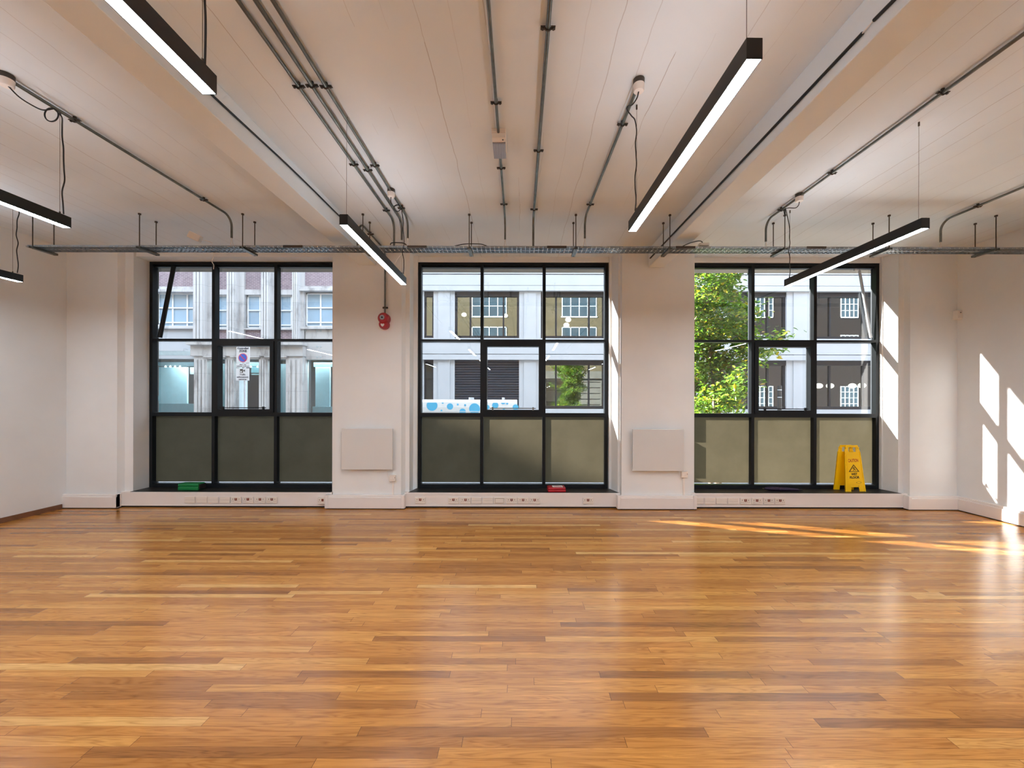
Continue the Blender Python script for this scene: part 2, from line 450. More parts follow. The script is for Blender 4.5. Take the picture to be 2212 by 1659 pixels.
# ================================================================== WINDOWS
def window(i, x0):
    xs = [x0+.022+.9133*k for k in range(4)]; hw = .022; Y0, Y1 = YW, 5.79
    r = sroot('window_%d' % i, ((xs[0]+xs[3])/2, YW, .216))
    m = MB()
    m.box(xs[0]-hw, xs[0]+hw, Y0, Y1, .216, 3.519); m.box(xs[3]-hw, xs[3]+hw, Y0, Y1, .216, 3.519)
    m.box(xs[0]+hw, xs[3]-hw, Y0, Y1, 3.481, 3.519); m.box(xs[0]+hw, xs[3]-hw, Y0, Y1, .216, .268)
    m.box(xs[0]+hw, xs[3]-hw, 5.735, Y1, 3.458, 3.481)
    m.build('frame', 'frame', r)
    for k in (1, 2): MB().box(xs[k]-hw, xs[k]+hw, Y0, Y1, .268, 3.481).build('mullion', 'frame', r)
    for k in range(3):
        a, b = xs[k]+hw, xs[k+1]-hw
        MB().box(a, b, Y0, Y1, 2.361, 2.394).build('transom', 'frame', r)
        MB().box(a, b, Y0, Y1, 1.258, 1.314).build('transom', 'frame', r)
        MB().box(a, b, YG, YG+.006, 2.394, 3.458).build('pane', 'glass', r)
        if k != 1: MB().box(a, b, YG, YG+.006, 1.314, 2.361).build('pane', 'glass', r)
        MB().box(a, b, YG, YG+.006, .268, 1.258).build('pane', 'glass', r)
        MB().add([(a+.001, YG-.004, .287), (b-.001, YG-.004, .287), (b-.001, YG-.004, 1.2575), (a+.001, YG-.004, 1.2575)], [(0, 1, 2, 3)]).build('frosted_panel', 'film', r)
    a, b = xs[1]+hw, xs[2]-hw
    m = MB()
    m.box(a, a+.055, 5.685, 5.785, 1.314, 2.361); m.box(b-.055, b, 5.685, 5.785, 1.314, 2.361)
    m.box(a+.055, b-.055, 5.685, 5.785, 2.288, 2.361); m.box(a+.055, b-.055, 5.685, 5.785, 1.314, 1.362)
    cs = m.build('casement', 'frame', r)
    MB().box(a+.055, b-.055, YG, YG+.006, 1.362, 2.288).build('casement_pane', 'glass', cs)
    m = MB(); m.box(a+.10, b-.10, 5.668, 5.680, 1.378, 1.390)
    for x in (a+.13, b-.15): m.box(x, x+.022, 5.665, 5.690, 1.352, 1.402)
    m.build('window_stay', 'steel' if i == 2 else 'frame', cs)
    return r, xs
WINX = {}
for i, x0 in ((1, -5.425), (2, -1.488), (3, 2.487)):
    r, xs = window(i, x0); WINX[i] = xs
    if i == 1:
        MB().tube([at(375, 576, 5.735), at(345, 731, 5.735)], .028, 8).build('brace', 'frame', r)
    if i == 3:
        m = MB().tube([at(1857, 590, 5.735), at(1881, 728, 5.735)], .018, 8)
        m.tube(smooth_path([at(1845, 581, 5.735), at(1854, 582, 5.735), at(1857, 590, 5.735)]), .016, 8)
        m.build('brace', 'pole', r)  # paler grey than the left brace, its sunlit look put into the colour
# small dangling wire at the head of the left window
# ================================================================== CABLE TRAY
ty0, ty1, tz = 4.40, 4.55, 3.228
tx0, tx1 = -5.57, 6.05
tray = thing('cable_tray', 'galvanised perforated cable tray hung below the ceiling across all windows', 'cable tray', ((tx0+tx1)/2, 4.475, tz))
m = MB()
n = int((tx1-tx0)/.05); dx = (tx1-tx0)/n
for k in range(n+1):                                   # perforated bed: cross strips between slots
    x = tx0+k*dx
    m.box(x-.0185, x+.0185, ty0, ty1, tz, tz+.0016)
for y in (ty0+.008, ty0+.046, ty0+.102, ty1-.008): m.box(tx0, tx1, y-.013, y+.013, tz, tz+.0018)
m.build('tray_bed', 'steel2', tray)
for y in (ty0, ty1):
    m = MB(); m.box(tx0, tx1, y-.001, y+.001, tz, tz+.006); m.box(tx0, tx1, y-.001, y+.001, tz+.014, tz+.024)
    for k in range(n+1): x = tx0+k*dx; m.box(x-.020, x+.020, y-.001, y+.001, tz+.006, tz+.014)
    m.build('side_flange', 'steel2', tray)
for px in (632, 900, 1202, 1480, 1763):
    x = pX(px, 4.4); MB().box(x-.11, x+.11, ty0-.004, ty0-.001, tz-.003, tz+.026).build('splice_plate', 'brass', tray)
BRX = [pX(a, 4.38) for a in (71, 301.5, 524, 783.4, 1012.8, 1243, 1445.9, 1694, 1918.9, 2149.6)]
for x in BRX:
    m = MB(); m.box(x-.0205, x+.0205, 4.355, 4.60, tz-.026, tz-.022); m.box(x-.0205, x-.0175, 4.355, 4.60, tz-.024, tz-.002); m.box(x+.0175, x+.0205, 4.355, 4.60, tz-.024, tz-.002)
    for q in range(4): m.box(x-.0175, x+.0175, 4.37+q*.06, 4.385+q*.06, tz-.012, tz-.003)
    b = m.build('strut_bracket', 'steel', tray)
    for y in (4.375, 4.575):
        m = MB(); m.cyl((x, y, tz-.03), (x, y, CT), .005, 8); m.cyl((x, y, CEIL-.016), (x, y, CT), .014, 10)
        m.build('threaded_rod', 'brass', b)
# ================================================================== CONDUITS
PE = CEIL-EYE-.026
PZ = CEIL-.026
def saddle(x, y, r, z=PZ):
    m = MB(); seg = 12
    pts = [(x+math.cos(a)*(r+.0035), y, z-math.sin(a)*(r+.0035)) for a in (PI*k/seg for k in range(seg+1))]
    for s in (-.011, .011): pass
    m.tube([Vector(p) for p in pts], .0045, 6)
    m.box(x-r-.028, x-r-.002, y-.011, y+.011, z-.002, z+.003); m.box(x+r+.002, x+r+.028, y-.011, y+.011, z-.002, z+.003)
    m.cyl((x-r-.017, y, z-.010), (x-r-.017, y, z+.003), .0075, 8); m.cyl((x+r+.017, y, z-.010), (x+r+.017, y, z+.003), .0075, 8)
    m.cyl((x, y, z+r), (x, y, CT), .011, 10)
    return m
def conduit(xa, ya, xb, yb, ydrop, zend, r, label, sad, wires=True, group='ceiling conduits'):
    """runs along the ceiling from (xa,ya) to (xb,yb), then bends down at ydrop to zend"""
    rr = .11
    path = [Vector((xa, ya, PZ))]
    d = Vector((xb-xa, yb-ya, 0)).normalized()
    xd = xb+(ydrop-yb)*(xb-xa)/(yb-ya)
    bend = Vector((xd, ydrop, PZ))
    path.append(bend-d*rr)
    for k in range(1, 8):
        a = PI/2*k/8
        path.append(bend-d*rr+d*rr*math.sin(a)+Vector((0, 0, -rr*(1-math.cos(a)))))
    path.append(Vector((xd, ydrop, PZ-rr))); path.append(Vector((xd, ydrop, zend)))
    t = thing('steel_conduit', label, 'conduit', (xb, yb, zend), group)
    MB().tube(path, r, 12).build('pipe', 'steel', t)
    for y in sad:
        x = xa+(xb-xa)*(y-ya)/(yb-ya); saddle(x, y, r).build('saddle', 'dark', t)
    if wires:
        m = MB()
        for s in (-.012, .012):
            m.tube(smooth_path([(xd, ydrop, zend+.01), (xd+s*.5, ydrop, zend-.03), (xd+s*1.6, ydrop+.005, tz+.02), (xd+s*4, ydrop, tz+.008)]), .003, 6)
        m.build('wire_tail', 'white', t)
    return t
sy = lambda *ys: [cY(y, PE) for y in ys]
conduit(-3.30, 2.51, -3.265, 4.19, 4.40, 3.335, .0115, 'steel conduit left of the left beam running from the round box to the cable tray', sy(262, 433))
conduit(-1.462, -2.0, -1.455, 4.2, 4.50, 3.26, .0115, 'leftmost of three parallel steel conduits beside the left beam', sy(188, 356, 455), False)
conduit(-1.366, -2.0, -1.366, 4.2, 4.50, 3.36, .0125, 'middle of three parallel steel conduits beside the left beam', sy(186, 368), False)
conduit(-1.281, -2.0, -1.276, 4.2, 4.43, 3.35, .0115, 'rightmost of three parallel steel conduits, carrying a round box near the tray', sy(188, 358, 450))
conduit(-.162, -2.0, -.168, 4.2, 4.45, 3.345, .0105, 'steel conduit that carries the emergency light mid ceiling', sy(222, 363, 441))
conduit(.152, -2.0, .154, 4.2, 4.45, 3.25, .013, 'thick steel conduit running straight into the tray beside the emergency light', sy(60, 325, 452), False)
conduit(.772, 2.537, .740, 4.19, 4.40, 3.34, .0115, 'short steel conduit from a round box to the tray left of the right beam', sy(268, 441))
conduit(2.815, -2.0, 2.828, 4.2, 4.47, 3.335, .0115, 'steel conduit right of the right beam with a round box over the right window', sy(198, 372, 452))
conduit(4.885, -2.0, 4.85, 4.2, 4.48, 3.34, .0115, 'steel conduit nearest the right wall bending down to the tray', sy(443))
# conduit that feeds the alarm
xa = -1.861
t = thing('steel_conduit', 'steel conduit running down the left pillar to the red alarm', 'conduit', (xa, 5.375, 2.70), 'wall conduits')
path = [(xa-.03, 4.52, 3.26), (xa-.02, 4.53, 3.45)]
path += [(xa-.02+.02*math.sin(a), 4.63-.10*math.cos(a), 3.47+(PZ-3.47)*math.sin(a)) for a in (PI/2*k/6 for k in range(7))]
path += [(xa, 5.375-.09+.09*math.sin(a), PZ-.09*(1-math.cos(a))) for a in (PI/2*k/6 for k in range(7))]
path += [(xa, 5.375, 2.68)]
MB().tube(path, .0115, 12).build('pipe', 'steel', t)
saddle(xa, 5.30, .0115).build('saddle', 'dark', t)
saddle(xa, 4.85, .0115).build('saddle', 'dark', t)
m = MB(); z = pZ(665, 5.375)
m.box(xa-.035, xa+.035, 5.378, 5.398, z-.011, z+.011); m.box(xa-.016, xa+.016, 5.360, 5.38, z-.009, z+.009)
m.build('saddle', 'dark', t)
# round conduit boxes (ceiling roses)
def rose(px, py, label, e=PE, X=None, Y=None):
    t = thing('ceiling_rose', label, 'ceiling rose', (X, Y, CEIL-.07), 'round conduit boxes')
    m = MB(); m.cyl((X, Y, CEIL-.034), (X, Y, CT), .0365, 24)
    m.build('base_box', 'dark', t)
    m = MB(); m.tube([(X, Y, CEIL-.078), (X, Y, CEIL-.072), (X, Y, CEIL-.034)], .036, 24, 0, True, [.030, .0345, .0365])
    m.build('cap', 'white', t)
    return Vector((X, Y, CEIL-.078))
RO = {}
RO['L3'] = rose(0, 0, 'white and grey round conduit box at the left edge of the photo', X=-3.302, Y=2.50)
RO['L2'] = rose(0, 0, 'white round conduit box on the three conduits beside the left beam', X=-1.278, Y=3.86)
RO['R1'] = rose(0, 0, 'white round conduit box nearest the middle of the ceiling, above the right central light', X=.772, Y=2.53)
RO['R2'] = rose(0, 0, 'white round conduit box right of the right beam', X=2.825, Y=3.93)

# ================================================================== LINEAR PENDANT LIGHTS
def light(x0, y0, x1, y1, label, cable=None, wires=(True, True), ztop=2.860, zbot=2.783, off_frame=False):
    t = thing('linear_pendant_light', label, 'pendant light', ((x0+x1)/2, (y0+y1)/2, zbot), 'black linear pendant lights')
    d = Vector((x1-x0, y1-y0, 0)); L = d.length; d.normalize(); sx = Vector((d.y, -d.x, 0))
    a = Vector((x0, y0, 0)); b = Vector((x1, y1, 0)); hw = .030; w = .003
    def bx(m, u0, u1, l0, l1, z0, z1, mi=0):
        vs = [a+sx*u+d*l+Vector((0, 0, z)) for z in (z0, z1) for (u, l) in ((u0, l0), (u1, l0), (u1, l1), (u0, l1))]
        m.add(vs, [(3, 2, 1, 0), (4, 5, 6, 7), (0, 1, 5, 4), (1, 2, 6, 5), (2, 3, 7, 6), (3, 0, 4, 7)], mi)
    m = MB()
    bx(m, -hw, -hw+w, 0, L, zbot, ztop); bx(m, hw-w, hw, 0, L, zbot, ztop); bx(m, -hw+w, hw-w, 0, L, ztop-w, ztop)
    bx(m, -hw+w, hw-w, 0, w, zbot, ztop-w); bx(m, -hw+w, hw-w, L-w, L, zbot, ztop-w)
    m.build('housing', 'black', t)
    m = MB()
    q = [a+sx*u+d*l for (u, l) in ((-hw+w, w), (hw-w, w), (hw-w, L-w), (-hw+w, L-w))]
    lo = [v+Vector((0, 0, zbot+.001)) for v in q]; hi = [v+Vector((0, 0, zbot+.006)) for v in q]
    m.add(lo, [(3, 2, 1, 0)], 0)
    m.add(lo+hi, [(4, 5, 6, 7), (0, 1, 5, 4), (1, 2, 6, 5), (2, 3, 7, 6), (3, 0, 4, 7)], 1)
    m.build('diffuser', ['lamp', 'white'], t)
    m = MB()
    q = [a+sx*u+d*l for (u, l) in ((-.022, .06), (.022, .06), (.022, L-.06), (-.022, L-.06))]
    lo = [v+Vector((0, 0, ztop)) for v in q]; hi = [v+Vector((0, 0, ztop+.002)) for v in q]
    m.add(hi, [(0, 1, 2, 3)], 0); m.add(lo+hi, [(3, 2, 1, 0), (0, 1, 5, 4), (1, 2, 6, 5), (2, 3, 7, 6), (3, 0, 4, 7)], 1)
    m.build('upper_diffuser', ['uplamp', 'white'], t)
    for k, l in enumerate((.05, (Vector(cable[0])-a).dot(d)-.012 if cable else L-.14)):
        p = a+d*l
        if cable and k: p = p+sx*max(-.026, min(.026, (Vector(cable[0])-p).dot(sx)))
        m = MB(); m.cyl((p.x, p.y, ztop), (p.x, p.y, CT), .0012, 6); m.cyl((p.x, p.y, CEIL-.03), (p.x, p.y, CT), .006, 10)
        m.cyl((p.x, p.y, ztop), (p.x, p.y, ztop+.012), .005, 8)
        m.build('suspension_wire', 'brass', t)
    if cable:
        pts = [Vector(p) for p in cable]
        m = MB(); m.tube(smooth_path(pts, 6), .0042, 8)
        m.build('power_cable', 'cable', t)
    return t
def wig(x, y, z0, z1, n=7, amp=.008, seed=1):
    r = random.Random(seed)
    return [Vector((x+(r.random()-.5)*2*amp, y+(r.random()-.5)*amp, z0+(z1-z0)*k/n)) for k in range(n+1)]
def coil(c, r, ax, turns=1, a0=PI, n=14):
    out = []
    for k in range(n*turns+1):
        a = a0+2*PI*k/n
        out.append(Vector(c)+Vector((math.cos(a)*r*ax[0], math.cos(a)*r*ax[1]+.004*k/n, math.sin(a)*r)))
    return out
# L1 near left
light(-1.291, .10, -1.291, 1.617, 'nearest black linear light, top left, cut off by the upper edge of the photo', wig(-1.262, 1.560, 2.86, 3.57, 8, .006, 3))
# L2
c = wig(-1.252, 4.177, 2.86, 3.50, 8, .010, 5)+[at(866, 447, 4.17), at(861, 443.5, 4.10)]
c += coil(at(857, 450, 4.08), .034, (1, 0), 1, PI*.45)+[at(848, 446, 4.0), at(843.5, 437, 3.9), RO['L2']+Vector((0, 0, .004))]
light(-1.281, 2.825, -1.286, 4.312, 'black linear light in front of the left pillar and red alarm', c)
# L3
c = wig(-3.318, 2.828, 2.86, 3.50, 8, .010, 8)+[at(132, 255, 2.76), at(121, 243, 2.72)]
c += coil(at(109, 250, 2.70), .046, (1, 0), 1, PI*.4)+[at(92, 240, 2.66), at(70, 231, 2.6), at(40, 212, 2.54), RO['L3']+Vector((.01, 0, .004))]
light(-3.363, 1.39, -3.363, 2.89, 'black linear light at the left edge over the cable tray end', c)
# L4
light(-5.447, 2.75, -5.447, 4.244, 'short visible tip of a black linear light at the left edge, lowest of all', wig(-5.386, 4.169, 2.86, 3.585, 9, .012, 11))
# R1
c = wig(.822, 2.759, 2.86, 3.50, 8, .008, 13)+[at(1363, 250, 2.74), at(1353, 236, 2.70), at(1356, 228, 2.68), at(1364, 226, 2.62), at(1374, 212, 2.56), RO['R1']+Vector((0, 0, .004))]
light(.868, 1.44, .848, 2.93, 'long black linear light right of centre, left of the right beam', c)
# R2
c = wig(2.967, 4.28, 2.86, 3.46, 8, .010, 17)+[at(1699, 462, 4.2), at(1695.5, 449, 4.12), at(1695, 464, 4.12), at(1693, 452, 4.11), at(1702, 448, 4.08), at(1717, 448, 4.02), at(1724, 442, 3.98), RO['R2']+Vector((0, 0, .004))]
light(2.985, 2.86, 2.988, 4.35, 'black linear light in front of the right window', c)
# the same rows carried on unseen behind and beside the camera, added for light
k = 0
for x, ys in ((-5.447, (.05, -2.65, -5.2)), (-3.363, (-1.3, -4.0)), (-1.285, (-2.6, -5.3)), (.858, (-1.27, -3.97)), (2.985, (.15, -2.55, -5.2)), (5.10, (1.40, -1.3, -4.0))):
    for y in ys:
        light(x, y, x, y+1.5, 'unseen black linear light continuing the rows behind the viewpoint', None, off_frame=True)

# black cables clipped along the beams
tag(MB().tube(smooth_path([(-1.988, 1.6, 3.45), (-1.988, 2.5, 3.477), (-1.988, 3.4, 3.519), (-1.988, 4.29, 3.532), (-1.988, 5.35, 3.55)]), .0075, 8).build('beam_cable', 'cable'), 'black cable running along the right side of the left beam', 'cable')
t = thing('beam_cable', 'black cable running along the left side of the right beam', 'cable', (1.78, 3.5, 3.43))
a, b, c_, d = at(1930, -2, 1.85), at(1886, 42, 1.955), at(1862, 70, 2.02), at(1403, 557, 5.30)
for q in (a, b, c_, d): q.x = 1.778
MB().tube([Vector((1.778, -3, 3.40)), a, b], .009, 8).build('sheath', 'cable', t)
MB().tube([c_, (c_+d)/2, d], .009, 8).build('sheath', 'cable', t)
MB().tube([b, c_], .004, 8).build('bare_core', 'white', t)

# ================================================================== SMALL CEILING / WALL ITEMS
# emergency bulkhead
ex, e0, e1 = -.165, 2.985, 3.245
t = thing('emergency_light', 'small grey bulkhead emergency light fixed to the mid ceiling conduit', 'emergency light', (ex, (e0+e1)/2, CEIL-.075))
m = MB(); m.box(ex-.055, ex+.055, e0, e1, CEIL-.030, CEIL); m.build('base_plate', 'sock', t, bevel=.004)
m = MB(); m.box(ex-.050, ex+.050, e0+.006, e0+.062, CEIL-.070, CEIL-.030); m.build('control_cap', 'sock', t, bevel=.004)
m = MB(); m.box(ex-.050, ex+.050, e0+.064, e1-.004, CEIL-.078, CEIL-.030)
for k in range(5): m.box(ex-.046+k*.0195, ex-.036+k*.0195, e0+.068, e1-.01, CEIL-.081, CEIL-.078)
m.build('ribbed_diffuser', 'clear', t, bevel=.006)
m = MB(); m.cyl((ex+.032, e0+.03, CEIL-.072), (ex+.032, e0+.03, CEIL-.069), .006, 10); m.build('indicator', 'inkblack', t)
# red alarm sounder
ax_, az = pX(829.5, 5.36), pZ(689, 5.36)
t = thing('fire_alarm_sounder', 'red fire alarm sounder on the left pillar at the end of a conduit', 'fire alarm', (ax_, 5.40, az-.12))
m = MB()
m.tube([(ax_, 5.40, az), (ax_, 5.345, az), (ax_, 5.315, az), (ax_, 5.30, az)], .078, 32, 0, True, [.078, .078, .074, .060])
m.build('horn_body', 'red', t)
m = MB(); m.tube([(ax_, 5.40, az-.082), (ax_, 5.335, az-.082), (ax_, 5.315, az-.082)], .066, 28, 0, True, [.066, .066, .056]); m.build('lower_body', 'red', t)
m = MB(); m.cyl((ax_-.008, 5.302, az+.006), (ax_-.008, 5.296, az+.006), .034, 20, 0); m.cyl((ax_-.008, 5.297, az+.006), (ax_-.008, 5.294, az+.006), .012, 14, 1); m.build('horn_mouth', ['clear', 'gap'], t)
m = MB(); m.prism([(ax_-.006+x, 5.312, az-.095+z) for x, z in ((-.026, .012), (-.014, .018), (0, .012), (.014, .018), (.026, .012), (.016, -.014), (0, -.024), (-.016, -.014))], (0, -.004, 0)); m.build('label_plate', 'paper', t)
# motion detector in the right corner
dx_, dz = pX(2071, 5.36), pZ(678, 5.36)
t = thing('motion_detector', 'small white motion detector in the back right corner', 'motion detector', (dx_, 5.36, dz-.07))
m = MB(); m.prism([(dx_-.05, 5.34, dz-.065), (dx_-.042, 5.34, dz+.062), (dx_+.042, 5.34, dz+.062), (dx_+.05, 5.34, dz-.065)], (0, .06, 0)); m.build('housing', 'white', t, bevel=.010)
m = MB(); m.box(dx_-.034, dx_+.034, 5.332, 5.341, dz-.045, dz-.005); m.build('lens', 'trunk', t, bevel=.004)
m = MB(); m.sphere((dx_, 5.338, dz+.028), .007, 8, 6); m.build('sensor_eye', 'inkblack', t)
# junction boxes + loose cables on the tray
t = thing('junction_box', 'small off white junction box tilted on the tray above the left window', 'junction box', at(418, 520, 4.46))
m = MB(); m.box(-.06, .06, -.035, .035, 0, .075); m.xform(Matrix.Rotation(.42, 4, 'Y') @ Matrix.Rotation(.3, 4, 'Z')); m.build('box', 'sock', t, local=True, bevel=.006)
m = MB().tube(smooth_path([at(428, 520, 4.46), at(446, 522, 4.46), at(458, 527, 4.45)]), .004, 6); m.build('lead', 'white', t)
tag(MB().tube(smooth_path([at(456, 534, 4.54), at(461, 546, 4.6), at(460, 556, 4.62), at(457, 566, 4.62), at(461, 574, 4.62), at(460.5, 583, 4.62)]), .004, 6).build('dangling_cable', 'white'), 'thin white cable dangling from the tray in front of the left window', 'cable')
t = thing('junction_box', 'small off white junction box on the tray above the right window', 'junction box', at(1519, 531, 4.47))
MB().box(-.055, .055, -.03, .03, .0, .030).build('box', 'sock', t, local=True, bevel=.005)
MB().tube(smooth_path([at(1474, 531, 4.47), at(1490, 524, 4.47), at(1506, 520, 4.47), at(1515, 521, 4.47), at(1518, 528, 4.47)]), .005, 8).build('lead', 'cable', t)
tag(MB().tube(smooth_path([at(982, 531.5, 4.43), at(1003, 527.5, 4.43), at(1025, 527, 4.43), at(1040, 528, 4.43), at(1053, 532.5, 4.43)]), .005, 8).build('loose_cable', 'cable'), 'black cable arching over the tray above the middle window', 'cable')
tag(MB().tube(smooth_path([at(842.5, 530, 4.46), at(844, 526, 4.46), at(851, 524.8, 4.46), at(862, 525, 4.46), at(871, 526, 4.46), at(878, 530, 4.46)]), .006, 8).build('loose_cable', 'cable'), 'short black cable lying over the tray under the three conduits', 'cable')
tag(MB().tube(smooth_path([at(865, 545, 4.56), at(864, 552, 4.6), at(857, 561, 4.62), at(852, 570, 4.62)]), .003, 6).build('dangling_cable', 'white'), 'thin pale cable hanging behind the left pillar light', 'cable')

# panel heaters with spur and trunking
def heater(px0, px1, py0, py1, spx, spy, label, who):
    Yh = 5.33
    x0, x1, z0, z1 = pX(px0, Yh), pX(px1, Yh), pZ(py1, Yh), pZ(py0, Yh)
    t = thing('panel_heater', 'flat white panel heater on the %s' % label, 'heater', ((x0+x1)/2, Yh, z0), 'panel heaters')
    MB().box(x0, x1, Yh, Yh+.022, z0, z1).build('panel', 'heater', t, bevel=.004)
    m = MB()
    for x in (x0+.14, x1-.14): m.box(x-.02, x+.02, Yh+.022, YP-.0012, z0+.10, z1-.10)
    m.build('wall_bracket', 'white', t)
    sx, sz = pX(spx, 5.385), pZ(spy, 5.385)
    MB().tube(smooth_path([(sx-.09, Yh+.03, z0+.01), (sx-.075, 5.37, z0-.05), (sx-.045, 5.375, sz-.055), (sx-.01, 5.38, sz-.06), (sx-.005, 5.38, sz-.042)]), .003, 6).build('flex', 'white', t)
    s = thing('fused_spur', 'square white fused spur under the heater on the %s' % label, 'fused spur', (sx, YP, sz-.043), 'fused spurs')
    MB().box(sx-.043, sx+.043, 5.362, YP, sz-.043, sz+.043).build('box', 'sock', s, bevel=.004)
    m = MB(); m.box(sx-.028, sx-.006, 5.358, 5.363, sz-.012, sz+.012); m.build('fuse_carrier', 'white', s)
    m = MB(); m.box(sx+.006, sx+.022, 5.357, 5.363, sz-.010, sz+.010); m.cyl((sx+.034, 5.360, sz+.01), (sx+.034, 5.364, sz+.01), .005, 8, 1); m.build('switch', ['white', 'switch'], s)
    tag(MB().box(sx-.012, sx+.012, 5.384, YP, .192, sz-.043).build('cable_trunking', 'white', bevel=.002), 'narrow white cable trunking below the fused spur on the %s' % label, 'trunking', 'heater trunking')
heater(738, 848, 926.5, 1015.5, 849, 1033, 'left pillar', 0)
heater(1367, 1478, 926.5, 1017, 1478, 1024, 'right pillar', 1)

# ================================================================== SOCKETS ON THE TRUNKING
SY = YT-.004
def make_socket(label):
    t = thing('double_socket', label, 'socket', (0, SY, .106), 'double sockets in the trunking')
    MB().box(-.072, .072, SY-.009, SY, .062, .150).build('faceplate', 'sock', t, org=None, bevel=.003)
    m = MB()
    for s in (-1, 1):
        x = s*.043
        m.box(x-.004, x+.004, SY-.0097, SY-.0085, .112, .126); m.box(x-.015, x-.008, SY-.0097, SY-.0085, .090, .096); m.box(x+.008, x+.015, SY-.0097, SY-.0085, .090, .096)
    m.build('pin_holes', 'hole', t)
    m = MB()
    for x in (-.010, .010):
        m.box(x-.0065, x+.0065, SY-.013, SY-.008, .106, .134, 0); 
    m.box(-.013, .013, SY-.012, SY-.0085, .100, .107, 0)
    m.build('switch_rocker', 'switch', t)
    return t
def make_blank(label, outline=False):
    t = thing('socket_blank_plate', label, 'blank plate', (0, SY, .106), 'blank plates in the trunking')
    MB().box(-.072, .072, SY-.008, SY, .062, .150).build('faceplate', 'sock', t, bevel=.003)
    m = MB()
    if outline:
        for z in (.074, .138): m.box(-.058, .058, SY-.0087, SY-.0075, z-.002, z+.002)
        for x in (-.058, .058): m.box(x-.002, x+.002, SY-.0087, SY-.0075, .074, .138)
        m.build('inset_line', 'hole', t)
    else:
        for k in range(9): m.box(-.058+k*.0143, -.052+k*.0143, SY-.0086, SY-.0075, .105, .108)
        m.build('label_line', 'hole', t)
    return t
bay_name = {1: 'left', 2: 'middle', 3: 'right'}
order = ['first', 'second', 'third', 'fourth', 'fifth', 'sixth', 'seventh']
SOCK = {1: [511, 537, 563, 588.5], 2: [908.5, 980, 1006, 1105.5, 1130.5, 1155.5, 1270.5], 3: [1610, 1635, 1660.5, 1685]}
BLNK = {1: [411, 436.5, 461.5, 487], 2: [1029.5, 1054.5], 3: [1508.5, 1533.5, 1559, 1583.5]}
proto_s = make_socket('x'); proto_b = make_blank('x')
for kind, table, proto in (('double power socket', SOCK, proto_s), ('blank cover plate', BLNK, proto_b)):
    used = False
    for bay, L in table.items():
        for i, px in enumerate(L):
            lab = 'white %s, %s from the left under the %s window' % (kind, order[i], bay_name[bay])
            loc = Vector((pX(px, SY), SY, .106))
            if not used:
                proto.location = loc; proto['label'] = lab; used = True
            else: copy_thing(proto, loc, lab)
t = make_blank('white plate with an outlined inset under the middle window, between blank plates and sockets', True); t.location.x = pX(1079.5, SY)
# surface mounted socket at the right end of the left bay
xb = pX(698.5, 5.39)
t = thing('surface_socket', 'double power socket in a raised white box beside the left pillar base', 'socket', (xb, YT, .09))
MB().box(xb-.075, xb+.085, 5.375, YT, .062, .150).build('back_box', 'sock', t, bevel=.003)
m = MB()
for s in (-1, 1):
    x = xb+s*.043
    m.box(x-.004, x+.004, 5.3735, 5.376, .112, .126); m.box(x-.015, x-.008, 5.3735, 5.376, .090, .096); m.box(x+.008, x+.015, 5.3735, 5.376, .090, .096)
m.build('pin_holes', 'hole', t)
MB().box(xb-.014, xb+.014, 5.371, 5.376, .100, .134).build('switch_rocker', 'switch', t)

# ================================================================== THINGS ON THE SILLS
SZ = .216
def carry_box(name, label, cat, xc, yc, w, d, h, mat, dark_end=None, paper=False, rz=0):
    t = thing(name, label, cat, (xc, yc, SZ), None, rz)
    MB().box(-w/2, w/2, -d/2, d/2, 0, h*.55).build('case', mat, t, local=True, bevel=.008)
    MB().box(-w/2, w/2, -d/2, d/2, h*.57, h).build('lid', mat, t, local=True, bevel=.012)
    if dark_end: MB().box(w/2-.001, w/2+.018, -d/2+.012, d/2-.012, .012, h-.012).build('end_cap', 'gap', t, local=True, bevel=.004)
    if paper:
        MB().box(-w*.22, w*.36, -d*.3, d*.34, h, h+.0015).build('label_sheet', 'paper', t, local=True)
        m = MB()
        for k in range(3): m.box(-w*.15, w*.30, -d*.2+k*d*.16, -d*.2+k*d*.16+.010, h+.0015, h+.002)
        m.build('print_lines', 'inkred', t, local=True)
        MB().tube([(-w*.12, -d/2, h*.5), (-w*.10, -d/2-.012, h*.4), (w*.10, -d/2-.012, h*.4), (w*.12, -d/2, h*.5)], .005, 6).build('handle', 'redbox', t, local=True)
    return t
carry_box('first_aid_box', 'green plastic box lying on the left window sill', 'box', pX(414.5, 5.57), 5.57, .29, .13, .095, 'green', True)
carry_box('red_case', 'small red case with a white label on the middle window sill', 'box', pX(1202, 5.53), 5.53, .25, .17, .062, 'redbox', False, True, .04)
# folded umbrella
ux0, ux1, uy = pX(1652, 5.58), pX(1728, 5.52), 5.56
t = thing('folded_umbrella', 'dark purple folded umbrella lying on the right window sill', 'umbrella', ((ux0+ux1)/2, uy, SZ))
pts = [Vector((ux0+(ux1-ux0)*k/12, uy-.035*k/12+.02, SZ+.030-.010*k/12)) for k in range(13)]
rad = [.014, .024, .029, .030, .029, .028, .027, .026, .025, .023, .021, .019, .017]
m = MB(); seg = 20; start = 0
m.tube(pts, .03, seg, 0, True, rad)
for i, v in enumerate(m.v[:13*seg]):
    k = i // seg; a = i % seg
    if a % 2: m.v[i] = pts[k]+(v-pts[k])*.72
m.build('canopy', 'purple', t)
MB().tube([pts[-1], pts[-1]+Vector((.05, -.004, -.003))], .011, 10).build('handle', 'inkblack', t)
MB().tube([pts[0], pts[0]+Vector((-.03, 0, 0))], .005, 8).build('tip', 'steel', t)
